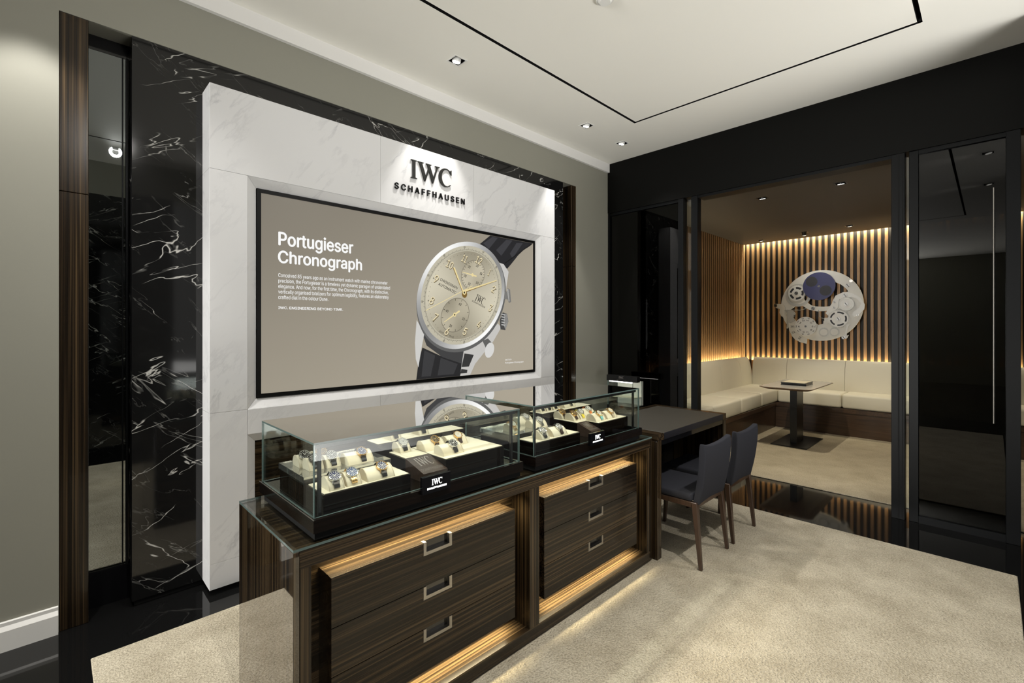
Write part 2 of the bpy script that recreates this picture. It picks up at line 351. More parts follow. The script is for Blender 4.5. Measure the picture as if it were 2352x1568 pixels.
def text_bm(s, t=0, bold=0, space=1):
    cu = bpy.data.curves.new('txt', 'FONT'); cu.body = s; cu.space_character = space
    if FONT: cu.font = FONT
    o = bpy.data.objects.new('tmp', cu); COL.objects.link(o); dg = bpy.context.evaluated_depsgraph_get(); dg.update()
    ev = o.evaluated_get(dg); loops = []
    for sp in ev.to_curve(dg).splines:            # outlines may overlap: fill them by winding number
        bp = list(sp.bezier_points); lp = []
        for p, q in zip(bp, bp[1:]+bp[:1]):
            st = (p.handle_right-p.co).cross(q.co-p.co).length+(q.handle_left-q.co).cross(q.co-p.co).length
            n_ = 1 if st < 1e-5 else 4
            for k in range(n_):
                u = k/n_; w_ = 1-u; c = p.co*w_**3+p.handle_right*3*w_*w_*u+q.handle_left*3*w_*u*u+q.co*u**3; lp.append((c.x, c.y))
        loops.append(lp)
    ev.to_curve_clear(); bpy.data.objects.remove(o); bpy.data.curves.remove(cu)
    V, E = [], []
    for lp in loops:
        n0 = len(V); V += [Vector(p) for p in lp]; E += [(n0+i, n0+(i+1) % len(lp)) for i in range(len(lp))]
    ov, oe, of, *_ = delaunay_2d_cdt(V, E, [], 0, 1e-6)
    P0 = np.array([tuple(V[i]) for i, j in E]); P1 = np.array([tuple(V[j]) for i, j in E]); bm = BM(); vs = [bm.verts.new((v.x, v.y, 0)) for v in ov]
    for f in of:
        cx_, cy_ = sum(ov[i].x for i in f)/3, sum(ov[i].y for i in f)/3
        side = (P1[:, 0]-P0[:, 0])*(cy_-P0[:, 1])-(cx_-P0[:, 0])*(P1[:, 1]-P0[:, 1])
        wn = ((P0[:, 1] <= cy_) & (P1[:, 1] > cy_) & (side > 0)).sum()-((P0[:, 1] > cy_) & (P1[:, 1] <= cy_) & (side < 0)).sum()
        if wn: bm.faces.new([vs[i] for i in f])
    bmesh.ops.delete(bm, geom=[v for v in bm.verts if not v.link_faces], context='VERTS')
    if t:
        r = bmesh.ops.extrude_face_region(bm, geom=bm.faces[:]); bmesh.ops.translate(bm, verts=[g_ for g_ in r['geom'] if isinstance(g_, bmesh.types.BMVert)], vec=(0, 0, t))
        bmesh.ops.translate(bm, verts=bm.verts, vec=(0, 0, -t/2)); bmesh.ops.recalc_face_normals(bm, faces=bm.faces)
    if bold > 0:                                  # heavier strokes: overlaid copies a hair apart
        src = bm.copy()
        for dx, dy in ((bold, 0), (-bold, 0), (0, bold*.7), (0, -bold*.7)):
            c = src.copy(); bmesh.ops.translate(c, verts=c.verts, vec=(dx, dy, 0)); merge(bm, c)
        src.free()
    return bm
def bounds(bm):
    c = [v.co for v in bm.verts]; return min(v.x for v in c), max(v.x for v in c), min(v.y for v in c), max(v.y for v in c)
def fit(bm, x0, x1, base, cap, capref=None):
    """stretch flat text to span x0..x1 with its baseline and cap height given"""
    a, b, lo, hi = bounds(bm); ch = capref if capref else hi
    sx = (x1-x0)/(b-a); sy = cap/ch
    for v in bm.verts: v.co.x = x0+(v.co.x-a)*sx; v.co.y = base+v.co.y*sy
    return bm
def on_y(bm, y):                                  # stand a flat drawing upright, facing -y
    for v in bm.verts: v.co = Vector((v.co.x, y-v.co.z, v.co.y))
    bmesh.ops.recalc_face_normals(bm, faces=bm.faces); return bm
def on_x(bm, x):                                  # upright, facing -x; drawing's x is world -y
    for v in bm.verts: v.co = Vector((x-v.co.z, -v.co.x, v.co.y))
    bmesh.ops.recalc_face_normals(bm, faces=bm.faces); return bm
# --- the serif trade mark, in units of its cap height
def arc(cx, cy, rx, ry, a0, a1, n): return [(cx+rx*math.cos(math.radians(a0+(a1-a0)*i/n)), cy+ry*math.sin(math.radians(a0+(a1-a0)*i/n))) for i in range(n+1)]
L_I = [[(0, 1), (.385, 1), (.385, .965), (.285, .93), (.285, .07), (.385, .035), (.385, 0), (0, 0), (0, .035), (.115, .07), (.115, .93), (0, .965)]]
L_W = [[(.43, 1), (.815, 1), (.815, .965), (.715, .92), (.945, .31), (.91, 0), (.86, 0), (.535, .92), (.43, .965)],
       [(.875, 0), (.91, 0), (1.165, .62), (1.12, .76), (.94, .31)],
       [(.954, 1), (1.32, 1), (1.32, .965), (1.225, .92), (1.454, .34), (1.425, -.01), (1.375, -.01), (1.06, .92), (.954, .965)],
       [(1.39, -.01), (1.425, -.01), (1.75, .92), (1.877, .965), (1.877, 1), (1.56, 1), (1.56, .965), (1.675, .92), (1.45, .33)]]
L_C = [arc(2.30, .5, .485, .53, 48, 318, 28)+arc(2.36, .5, .345, .47, 312, 52, 28),
       [(2.56, .86), (2.69, .72), (2.70, .72), (2.70, 1.0), (2.66, 1.0), (2.62, .93)]]
def poly_bm(polys, t, sx, sy, x0, y0):
    bm = BM()
    for lp in polys: prism(bm, [(x0+p[0]*sx, y0+p[1]*sy) for p in lp], 'Z', 0, t)
    return bm
def trademark(parent, x0, z0, cap, width, sub, t, m, place, letters=True, bold=.02):
    """IWC over SCHAFFHAUSEN; sub = (x0, x1, base, cap)"""
    s = width/2.69
    for L in (L_I, L_W, L_C): obj('letter', place(poly_bm(L, t, s, cap, x0, z0)), m, parent)
    word = 'SCHAFFHAUSEN'; bms = [text_bm(c, t*sub[3]**0, bold) for c in word]
    ref = bounds(text_bm('H', 0, bold))[3]; k = sub[3]/ref
    ws = [(bounds(b)[1]-bounds(b)[0])*k for b in bms]; gap = (sub[1]-sub[0]-sum(ws))/11; x = sub[0]
    for b, wd in zip(bms, ws):
        a = bounds(b)[0]
        for v in b.verts: v.co = Vector((x+(v.co.x-a)*k, sub[2]+v.co.y*k, v.co.z+t/2))
        obj('letter', place(b), m, parent); x += wd+gap

# ================================================================== SETTING
D = 3.011      # face of the left wall
# floor
obj('floor', box(BM(), -7.6, 8.4, -1.2, 3.5, -.12, 0), 'granite', None, 'structure')
single('carpet', box(BM(), .118, 3.88, -.10, 2.66, 0, .009, .003), 'carpet', 'large mottled beige carpet in front of the display counter', 'carpet')
single('carpet', box(BM(), 4.757, 7.40, -.9, 2.2, 0, .008, .003), 'carpet2', 'beige carpet inside the alcove under the pedestal table', 'carpet')
# left wall with the big recess
b = BM()
slab(b, (-7.4, 4.46), (0, 3.23), D, 3.15, [(.024, 3.875, -1, 2.867)], XZ)
box(b, -7.4, 4.6, 3.16, 3.36, 0, 3.23)
obj('wall_left', b, 'paint', None, 'structure')
b = BM(); prof = [(D, 0), (D-.022, 0), (D-.022, .088), (D-.010, .106), (D-.010, .121), (D, .124)]
prism(b, prof, 'X', -7.4, .022); prism(b, prof, 'X', 3.877, 4.44)
obj('baseboard_left', b, 'base', None, 'structure')
obj('trim_1', box(BM(), -7.4, 4.447, 2.985, D, 3.136, 3.23), 'cornice', None, 'structure')
# recess back and soffit lining
b = BM(); box(b, .03, 3.87, 3.145, 3.16, 2.795, 2.867); box(b, .03, 3.87, 3.145, 3.16, 0, .18); box(b, .03, 3.87, 3.155, 3.16, .18, 2.8)
obj('trim_2', b, 'blackgloss', None, 'structure')
rev = thing('ebony_pilaster', 'tall striped ebony veneer pilaster at the left end of the wall recess', 'wall trim', (.075, 3.08, 0))
for z0, z1 in ((0, 2.035), (2.038, 2.866)): obj('board', box(BM(), .025, .126, 3.0125, 3.144, z0, z1, .002), 'ebonyZ', rev)
rev = thing('ebony_pilaster', 'dark ebony veneer pilaster at the right end of the wall recess, beyond the black marble', 'wall trim', (3.84, 3.08, 0))
for z0, z1 in ((0, 2.035), (2.038, 2.866)): obj('board', box(BM(), 3.80, 3.874, 3.0125, 3.144, z0, z1, .002), 'ebonyZ', rev)
for x0, x1, lab in ((.127, .286, 'tall narrow grey mirror between the left ebony pilaster and the black marble'), (3.672, 3.799, 'tall narrow grey mirror at the far right of the black marble')):
    mm = thing('wall_mirror', lab, 'mirror', ((x0+x1)/2, 3.15, .18))
    obj('mirror_pane', box(BM(), x0+.002, x1-.012, 3.147, 3.1545, .18, 2.795), 'mirror', mm)
    obj('edge_strip', box(BM(), x1-.011, x1-.002, 3.13, 3.152, .18, 2.795), 'frame', mm)
    obj('edge_strip', box(BM(), x1-.026, x1-.021, 3.138, 3.147, .18, 2.795), 'frame', mm)
bp = thing('black_marble_panel', 'black marble wall panel with white veins framing the white marble surround', 'wall panel', (1.98, 3.08, 0))
obj('stone_slab', slab(BM(), (.288, 3.67), (.03, 2.866), 3.016, 3.144, [(.62, 3.32, .05, 2.65)], XZ), 'bmarble', bp)
obj('plinth', box(BM(), .30, 3.66, 3.035, 3.14, 0, .03), 'matt', bp)

# white marble surround
wm = thing('marble_surround', 'large white marble surround with grey veins holding the advertising screen', 'wall surround', (1.97, 2.93, 0))
YF, YB = 2.855, 3.016
g = .0006
def slabpiece(x0, x1, z0, z1, y0=YF, y1=YB): obj('marble_slab', box(BM(), x0+g, x1-g, y0, y1, z0+g, z1-g, .0008), 'wmarble', wm)
SX = (.588, 1.568, 2.375, 3.352)
for i in range(3): slabpiece(SX[i], SX[i+1], 2.238, 2.685)
for x0, x1 in ((.588, .768), (3.165, 3.352)):
    slabpiece(x0, x1, .956, 2.238); slabpiece(x0, x1, .165, .956); slabpiece(x0, x1, .03, .165)
for x0, x1 in ((.768, 1.568), (1.568, 2.375), (2.375, 3.165)): slabpiece(x0, x1, .818, .956)
slabpiece(.768, 3.165, .03, .09)
def splay(x0, x1, z0, z1, inset, y1):            # mitred stone chamfers round an opening
    i = inset
    for pts in ([(x0, z1), (x1, z1), (x1-i, z1-i), (x0+i, z1-i)], [(x0, z0), (x1, z0), (x1-i, z0+i), (x0+i, z0+i)],
                [(x0, z0), (x0+i, z0+i), (x0+i, z1-i), (x0, z1)], [(x1, z0), (x1-i, z0+i), (x1-i, z1-i), (x1, z1)]):
        t = BM(); A = [t.verts.new((pts[0][0], YF+.002, pts[0][1])), t.verts.new((pts[1][0], YF+.002, pts[1][1])), t.verts.new((pts[2][0], y1, pts[2][1])), t.verts.new((pts[3][0], y1, pts[3][1]))]
        if pts[0][0] == pts[3][0]:               # upright pieces: the outer edge is points 0 and 3
            A[1].co.y = y1; A[2].co.y = y1; A[3].co.y = YF+.002; A[0].co.y = YF+.002
        Bk = [t.verts.new((p.co.x, YB, p.co.z)) for p in A]
        t.faces.new(A); t.faces.new(Bk[::-1])
        for k in range(4): t.faces.new((A[k], A[(k+1) % 4], Bk[(k+1) % 4], Bk[k]))
        bmesh.ops.scale(t, vec=(.9994, 1, .9994), verts=t.verts, space=Matrix.Translation((-sum(p[0] for p in pts)/4, 0, -sum(p[1] for p in pts)/4)))
        bmesh.ops.recalc_face_normals(t, faces=t.faces); obj('chamfer_slab', t, 'wmarble', wm)
splay(.768, 3.165, .956, 2.238, .052, 2.892)
splay(.768, 3.165, .09, .818, .046, 2.892)
obj('niche_panel', box(BM(), .80, 3.13, 2.892, 2.91, .10, .80), 'ebonyX', wm, label='dark ebony panel in the lower niche')

# wall sign letters
ws = thing('wall_sign', 'large raised black sign lettering on the white marble above the screen', 'sign', (1.97, YF, 2.34))
trademark(ws, 1.797, 2.455, .1305, .352, (1.669, 2.277, 2.355, .0415), .008, 'letterblack', lambda bm: on_y(bm, YF-.003))

# ------------------------------------------------------------------ screen
YS = 2.886
sc = thing('advertising_screen', 'wide lit advertising screen in a thin black bezel, showing a large wristwatch', 'screen', (1.97, 2.9, 1.008))
SX0, SX1, SZ0, SZ1 = .822, 3.113, 1.010, 2.186
obj('bezel', slab(BM(), (SX0, SX1), (SZ0, SZ1), YS-.004, YS+.03, [(SX0+.022, SX1-.022, SZ0+.022, SZ1-.022)], XZ), 'screenbezel', sc)
def srgb(r, g_, b_): return tuple(((c/255+.055)/1.055)**2.4 if c > 10 else c/255/12.92 for c in (r, g_, b_))
def paint(bm, colf):
    ly = bm.loops.layers.float_color.get('Col') or bm.loops.layers.float_color.new('Col')
    for f in bm.faces:
        for l in f.loops: l[ly] = (*(colf(l.vert.co) if callable(colf) else colf), 1)
    return bm
def screen_part(name, bm, col, layer, label=None):
    for v in bm.verts: v.co = Vector((v.co.x, YS-.0003*layer, v.co.y))
    bmesh.ops.recalc_face_normals(bm, faces=bm.faces); bm.normal_update()
    for f in bm.faces:
        if f.normal.y > 0: f.normal_flip()
    paint(bm, col); return obj(name, bm, 'image', sc, 'stuff' if name == 'pictured_scale' and len(bm.faces) > 30 or name == 'pictured_counter' and len(bm.faces) in (12, 30) else None, label)
b = BM(); nx, nz = 24, 14; gx0, gx1, gz0, gz1 = SX0+.0215, SX1-.0215, SZ0+.0215, SZ1-.0215
vv = [[b.verts.new((gx0+(gx1-gx0)*i/nx, gz0+(gz1-gz0)*j/nz, 0)) for j in range(nz+1)] for i in range(nx+1)]
for i in range(nx):
    for j in range(nz): b.faces.new((vv[i][j], vv[i+1][j], vv[i+1][j+1], vv[i][j+1]))
def bgcol(co):
    u = (co.x-gx0)/(gx1-gx0); v = 1-(co.z-gz0)/(gz1-gz0)
    k = .38+.42*min(1, .72*u+.66*v*(1-.35*u))
    return tuple(c*k/.62 for c in srgb(152, 144, 129))
screen_part('display_panel', b, bgcol, 0)
WHITE = (.93, .93, .92)
def stext(s, x0, x1, base, cap, bold=0, layer=2, col=WHITE, capref='H', name='screen_text'):
    screen_part(name, fit(text_bm(s, 0, bold), x0, x1, base, cap, bounds(text_bm(capref, 0, bold))[3]), col, layer)
stext('Portugieser', .936, 1.392, 1.883, .077, .022); stext('Chronograph', .934, 1.452, 1.781, .071, .022)
for i, (s, x1) in enumerate((('Conceived 85 years ago as an instrument watch with marine chronometer', 1.637), ('precision, the Portugieser is a timeless yet dynamic paragon of understated', 1.656),
        ('elegance. And now, for the first time, the Chronograph, with its distinctive,', 1.643), ('vertically organised totalizers for optimum legibility, features an elaborately', 1.646), ('crafted dial in the colour Dune.', 1.228))):
    stext(s, .936, x1, 1.698-.0318*i, .0215, .004)
stext('IWC. ENGINEERING BEYOND TIME.', .936, 1.323, 1.5125, .0150, .016)
stext('IW371624', 2.745, 2.82, 1.128, .0130, .003); stext('Portugieser Chronograph', 2.745, 2.967, 1.102, .0125, .003)
# the pictured watch: drawn in the slanted frame of its dial
CX, CZ = 2.303, 1.663; EA = (.269, -.100); EB_ = (.157, .285)
def af(p, dx=0, dz=0): return (CX+dx+p[0]*EA[0]+p[1]*EB_[0], CZ+dz+p[0]*EA[1]+p[1]*EB_[1])
def circ(r, n=64, c=(0, 0)): return [(c[0]+r*math.cos(2*PI*i/n), c[1]+r*math.sin(2*PI*i/n)) for i in range(n)]
def flat(loops, aff=True, dx=0, dz=0):
    return curve_bm([[af(p, dx, dz) for p in lp] if aff else lp for lp in loops], 0)
def bar(p, q, w0, w1):
    d = Vector((q[0]-p[0], q[1]-p[1])); n_ = Vector((-d.y, d.x)).normalized()
    return [(p[0]+n_.x*w0, p[1]+n_.y*w0), (q[0]+n_.x*w1, q[1]+n_.y*w1), (q[0]-n_.x*w1, q[1]-n_.y*w1), (p[0]-n_.x*w0, p[1]-n_.y*w0)]
def quads(polys):
    bm = BM()
    for p in polys: bm.faces.new([bm.verts.new((q[0], q[1], 0)) for q in p])
    return bm
G1, G2, G3 = srgb(210, 208, 203), srgb(120, 120, 118), srgb(240, 240, 238)
STR = [(2.464, 2.08), (2.575, 2.163), (3.089, 2.163), (3.051, 2.135), (2.97, 2.09), (2.904, 2.039), (2.835, 1.97), (2.77, 1.908), (2.703, 1.928), (2.607, 2.015)]
screen_part('pictured_strap', quads([STR]), srgb(34, 34, 37), 1)
screen_part('pictured_strap', quads([[(2.50, 2.09), (2.60, 2.155), (2.66, 2.155), (2.56, 2.05)], [(2.64, 2.05), (2.76, 2.155), (2.83, 2.155), (2.70, 2.01)], [(2.80, 2.04), (2.88, 2.14), (2.96, 2.15), (2.83, 2.0)]]), srgb(58, 58, 62), 2)
screen_part('pictured_strap', quads([bar((2.74, 1.95), (3.07, 2.157), .004, .004)]), srgb(16, 16, 17), 3)
STL = [(1.918, 1.262), (2.095, 1.188), (2.307, 1.118), (2.262, 1.0325), (1.866, 1.0325), (1.884, 1.154)]
screen_part('pictured_strap', quads([STL]), srgb(36, 36, 38), 1)
screen_part('pictured_strap', quads([[(1.935, 1.24), (2.03, 1.20), (1.99, 1.05), (1.91, 1.05)], [(2.08, 1.18), (2.24, 1.125), (2.20, 1.05), (2.05, 1.05)]]), srgb(56, 56, 58), 2)
screen_part('pictured_case', quads([[(1.869, 1.46), (1.935, 1.366), (1.909, 1.252), (1.884, 1.120), (1.862, 1.18), (1.855, 1.299)]]), srgb(205, 204, 200), 3)
screen_part('pictured_case', quads([[(1.90, 1.40), (2.095, 1.255), (2.30, 1.235), (2.307, 1.118), (2.095, 1.185), (1.954, 1.275)]]), srgb(62, 62, 63), 2)
screen_part('pictured_case', quads([[(2.300, 1.235), (2.503, 1.318), (2.66, 1.44), (2.70, 1.41), (2.607, 1.291), (2.503, 1.199), (2.414, 1.118), (2.362, 1.0325), (2.264, 1.0325), (2.276, 1.109)]]), srgb(196, 194, 190), 3)
screen_part('pictured_case', quads([[(2.305, 1.205), (2.40, 1.19), (2.35, 1.10), (2.276, 1.10)], [(2.274, 1.085), (2.335, 1.075), (2.33, 1.05), (2.266, 1.05)]]), srgb(52, 52, 52), 4)
screen_part('pictured_case', quads([[(2.67, 1.95), (2.727, 1.942), (2.785, 1.882), (2.772, 1.818), (2.752, 1.72), (2.738, 1.64), (2.70, 1.70), (2.70, 1.84)]]), srgb(200, 198, 194), 3)
for pts, c in (([(2.70, 1.705), (2.755, 1.708), (2.776, 1.742), (2.801, 1.732), (2.814, 1.627), (2.789, 1.617), (2.77, 1.648), (2.72, 1.646)], (120, 119, 116)), ([(2.763, 1.73), (2.782, 1.735), (2.797, 1.63), (2.785, 1.63)], (225, 224, 220)),
               ([(2.68, 1.47), (2.715, 1.535), (2.766, 1.524), (2.782, 1.46), (2.745, 1.385), (2.69, 1.392)], (70, 70, 70)), ([(2.735, 1.525), (2.766, 1.521), (2.780, 1.46), (2.747, 1.39), (2.725, 1.43)], (205, 204, 200)),
               ([(2.49, 1.30), (2.55, 1.318), (2.60, 1.275), (2.575, 1.24), (2.53, 1.235)], (95, 95, 93))):
    screen_part('pictured_crown', quads([pts]), srgb(*c), 5)
screen_part('pictured_crown', curve_bm([[(2.567+.062*math.cos(t*PI/16)*.80+.012*math.sin(t*PI/16), 1.222+.062*math.sin(t*PI/16)) for t in range(32)]], 0), srgb(214, 213, 210), 6)
screen_part('pictured_crown', quads([bar((2.700, 1.47-.022*k+.05), (2.738, 1.465-.022*k+.05), .004, .004) for k in range(5)]), srgb(190, 190, 188), 6)
# bezel, flange, dial
screen_part('pictured_bezel', flat([circ(1.42)], dx=.006, dz=-.018), srgb(96, 96, 95), 4)
def bez(co):
    a = math.atan2(co.z-CZ, co.x-CX); k = .5+.5*math.cos(2*(a-2.2))
    return tuple(p*(1-k)+q*k for p, q in zip(srgb(138, 138, 137), srgb(252, 252, 250)))
ring = BM(); A = [ring.verts.new((*af(p), 0)) for p in circ(1.395, 96)]; Bv = [ring.verts.new((*af(p), 0)) for p in circ(1.285, 96)]
for i in range(96): ring.faces.new((A[i], A[(i+1) % 96], Bv[(i+1) % 96], Bv[i]))
screen_part('pictured_bezel', ring, bez, 7)
screen_part('pictured_dial', flat([circ(1.285)]), srgb(190, 184, 164), 6)
dial = BM(); cc = dial.verts.new((CX, CZ, 0)); A = [dial.verts.new((*af(p), 0)) for p in circ(1.145, 96)]
for i in range(96): dial.faces.new((cc, A[i], A[(i+1) % 96]))
def sun(co):
    a = math.atan2(co.z-CZ, co.x-CX); k = .5+.5*math.cos(2*(a-2.9))
    if (co.x-CX)**2+(co.z-CZ)**2 < 1e-6: k = .5
    return tuple(p*(1-k)+q*k for p, q in zip(srgb(150, 143, 124), srgb(212, 205, 183)))
screen_part('pictured_dial', dial, sun, 8)
ticks = []
for i in range(240):
    a = PI/2-2*PI*i/240; r0 = 1.165; r1 = 1.235 if i % 20 == 0 else (1.215 if i % 4 == 0 else 1.195)
    ticks.append(bar((r0*math.cos(a), r0*math.sin(a)), (r1*math.cos(a), r1*math.sin(a)), .0042, .0042))
DK = srgb(40, 38, 34)
screen_part('pictured_scale', quads([[af(p) for p in t] for t in ticks]), DK, 9)
def aftext(s, c, h, wd, rot=0, bold=0, ext=None):
    bm = text_bm(s, 0, bold); a, b_, lo, hi = bounds(bm); k = h/(hi-lo); kx = (wd/(b_-a)) if wd else k
    cr, sr = math.cos(rot), math.sin(rot)
    for v in bm.verts:
        x = (v.co.x-(a+b_)/2)*kx; y = (v.co.y-(lo+hi)/2)*k
        p = af((c[0]+x*cr-y*sr, c[1]+x*sr+y*cr)); v.co.x, v.co.y = p
    return bm
for s, i in (('5', 1), ('15', 3), ('20', 4), ('25', 5), ('30', 6), ('35', 7), ('40', 8), ('45', 9), ('50', 10), ('55', 11), ('60', 0)):
    a = PI/2-2*PI*i/12; screen_part('pictured_scale', aftext(s, (1.252*math.cos(a), 1.252*math.sin(a)), .048, .06, a-PI/2, .01), DK, 9)
dots = []
for i in range(60):
    a = PI/2-2*PI*i/60; rr = .020 if i % 5 == 0 else .009; dots.append([af((1.075*math.cos(a)+rr*math.cos(t*PI/4), 1.075*math.sin(a)+rr*math.sin(t*PI/4))) for t in range(8)])
screen_part('pictured_scale', quads(dots), srgb(120, 113, 96), 9)
# counters
for c, rr, cold, coll in (((.0, .57), .385, (170, 162, 140), (196, 188, 166)), ((.0, -.56), .43, (148, 141, 122), (186, 178, 156))):
    d = BM(); cc = d.verts.new((*af(c), 0)); A = [d.verts.new((*af(p), 0)) for p in circ(rr, 48, c)]
    for i in range(48): d.faces.new((cc, A[i], A[(i+1) % 48]))
    C0 = Vector(af(c))
    def sun2(co, C0=C0, cold=cold, coll=coll):
        k = .5+.5*math.cos(2*(math.atan2(co.z-C0.y, co.x-C0.x)-.6)); return tuple(p*(1-k)+q*k for p, q in zip(srgb(*cold), srgb(*coll)))
    screen_part('pictured_counter', d, sun2, 10)
    tk = [bar((c[0]+rr*.86*math.cos(a), c[1]+rr*.86*math.sin(a)), (c[0]+rr*.97*math.cos(a), c[1]+rr*.97*math.sin(a)), .006, .006) for a in [2*PI*k/(30 if rr < .4 else 12) for k in range(30 if rr < .4 else 12)]]
    screen_part('pictured_counter', quads([[af(p) for p in t] for t in tk]), DK, 11)
    screen_part('pictured_counter', flat([circ(rr*1.02, 48, c), circ(rr*.99, 48, c)]), srgb(110, 104, 90), 11)
    for s, deg in ((('30', 90), ('5', 30), ('10', -30), ('15', -90), ('20', -150), ('25', 150)) if rr < .4 else (('60', 90), ('15', 0), ('30', -90), ('45', 180))):
        a = math.radians(deg); screen_part('pictured_counter', aftext(s, (c[0]+rr*.68*math.cos(a), c[1]+rr*.68*math.sin(a)), .066, .085, 0, .02), DK, 12)
NUM = [(2.45, 1.947), (2.563, 1.861), (2.609, 1.726), (2.574, 1.569), (2.45, 1.434), (2.309, 1.376), (2.136, 1.378), (2.03, 1.482), (1.999, 1.606), (2.036, 1.768), (2.162, 1.886), (2.305, 1.945)]
det = EA[0]*EB_[1]-EA[1]*EB_[0]
def inv(p): x, z = p[0]-CX, p[1]-CZ; return ((x*EB_[1]-z*EB_[0])/det, (z*EA[0]-x*EA[1])/det)
for i, p in enumerate(NUM):
    q = inv(p); s = '12' if i == 0 else str(i)
    sh = (q[0]+.012, q[1]-.012)
    screen_part('pictured_numeral', aftext(s, sh, .195, (.16 if s == '11' else .21) if len(s) > 1 else (.05 if s == '1' else .125), 0, .035), srgb(84, 70, 44), 12)
    screen_part('pictured_numeral', aftext(s, q, .19, (.155 if s == '11' else .205) if len(s) > 1 else (.045 if s == '1' else .12), 0, .012), srgb(226, 213, 176), 13)
GOLD, GOLD2 = srgb(232, 214, 158), srgb(120, 92, 40)
screen_part('pictured_hand', quads([bar((2.295, 1.675), (2.199, 1.865), .006, .010), bar((2.303, 1.690), (2.645, 1.800), .009, .003), bar((1.943, 1.529), (2.384, 1.738), .0022, .0022), bar((2.425, 1.816), (2.281, 1.839), .006, .002), bar((2.255, 1.535), (2.105, 1.446), .007, .002)]), GOLD, 14)
screen_part('pictured_hand', quads([bar((2.289, 1.672), (2.193, 1.862), .002, .003), bar((2.31, 1.684), (2.645, 1.794), .003, .001)]), GOLD2, 15)
for c, r, col, ly in (((2.303, 1.668), .026, GOLD2, 15), ((2.301, 1.682), .017, GOLD, 16), ((2.301, 1.680), .007, DK, 17), ((2.384, 1.824), .012, GOLD, 16), ((2.207, 1.505), .014, GOLD, 16), ((2.207, 1.505), .006, DK, 17)):
    screen_part('pictured_hand', quads([[(c[0]+r*math.cos(t*PI/10), c[1]+r*1.15*math.sin(t*PI/10)) for t in range(20)]]), col, ly)
def slantext(s, p, h, wd, bold=0): screen_part('pictured_lettering', aftext(s, inv(p), h, wd, 0, bold), DK, 12)
slantext('CHRONOGRAPH', (2.154, 1.738), .070, .60, .01); slantext('AUTOMATIC', (2.139, 1.703), .070, .60, .01)
slantext('SCHAFFHAUSEN', (2.447, 1.595), .045, .50, .01); slantext('SWISS', (2.082, 1.372), .035, .16); slantext('MADE', (2.178, 1.338), .035, .16)
iq = inv((2.465, 1.633))
for L in (L_I, L_W, L_C):
    bm = poly_bm(L, 0, .115, .16, iq[0]-.155, iq[1]-.08) if False else quads([[af((iq[0]-.165+p[0]*.122, iq[1]-.09+p[1]*.18)) for p in lp] for lp in L])
    screen_part('pictured_lettering', bm, DK, 13)

# ------------------------------------------------------------------ ceiling
LH = .045
holes = []
gx0_, gx1_, gy0_, gy1_ = -1.6, 3.72, .29, 2.235
gw = .024
holes += [(gx0_, gx1_, gy0_, gy0_+gw), (gx0_, gx1_, gy1_-gw, gy1_), (gx1_-gw, gx1_, gy0_, gy1_), (gx0_, gx0_+gw, gy0_, gy1_)]
ML = [(x, 2.56) for x in LAMPS_BACK]+[(x, .03) for x in LAMPS_FRONT]
holes += [(x-LH, x+LH, y-LH, y+LH) for x, y in ML]
ce = obj('ceiling', slab(BM(), (-7.4, 4.62), (-.7, 3.2), 3.23, 3.29, holes), 'ceil', None, 'structure')
b = BM(); box(b, gx0_-.01, gx1_+.01, gy0_-.01, gy1_+.01, 3.262, 3.266)
slabm = BM(); slab(slabm, (gx0_, gx1_), (gy0_, gy1_), 3.2275, 3.2625, [(gx0_+gw, gx1_-gw, gy0_+gw, gy1_-gw)]); b.free()
gap = BM()
for h in holes[:4]: box(gap, h[0], h[1], h[2], h[3], 3.268, 3.272); box(gap, h[0]-.001, h[0]+.001, h[2], h[3], 3.2305, 3.27); box(gap, h[1]-.001, h[1]+.001, h[2], h[3], 3.2305, 3.27); box(gap, h[0], h[1], h[2]-.001, h[2]+.001, 3.2305, 3.27); box(gap, h[0], h[1], h[3]-.001, h[3]+.001, 3.2305, 3.27)
slabm.free(); obj('shadow_gap', gap, 'matt', ce, label='black recessed line tracing a rectangle')
def downlight(x, y, z, lab, dark=False, tgt=(0, .3), grp=None, housing=.045, lean=.30, drop=.012):
    t = thing('downlight', lab, 'ceiling light', (x, y, z), grp)
    h = housing-.001
    b = BM(); slab(b, (x-h, x+h), (y-h, y+h), z, z+.075, [(x-h+.002, x+h-.002, y-h+.002, y+h-.002)]); box(b, x-h, x+h, y-h, y+h, z+.073, z+.076)
    obj('housing', b, 'matt', t)
    fr = BM(); slab(fr, (x-h-.008, x+h+.008), (y-h-.008, y+h+.008), z-.0025, z-.0002, [(x-h+.001, x+h-.001, y-h+.001, y+h-.001)])
    obj('rim', fr, 'black' if dark else 'lampwhite', t)
    d = Vector((tgt[0], tgt[1], 0)); ax = Vector((d.x, d.y, -1)).normalized()
    R = Vector((0, 0, -1)).rotation_difference(ax).to_matrix().to_4x4()
    L = .062; c = Vector((x, y, z+.035-drop))
    b = BM(); cyl(b, (0, 0, 0), .030, .030, L, n=28); xform(b, Matrix.Translation(c) @ R)
    obj('lamp', b, 'black' if dark else 'lampwhite', t, smooth=40)
    b = BM(); cyl(b, (0, 0, -L/2-.0015), .025, .025, .003, n=28); xform(b, Matrix.Translation(c) @ R); obj('lens', b, 'lens', t)
    return t
ordn = {1.98: 'white square recessed downlight above the sign lettering, nearest of the three in the ceiling', 3.45: 'white square recessed downlight above the right of the marble surround, middle of the three', 4.03: 'white square recessed downlight closest to the dark wall, farthest of the three',
        -.07: 'recessed downlight over the painted wall by the skirting board', .51: 'recessed downlight over the left end of the marble surround'}
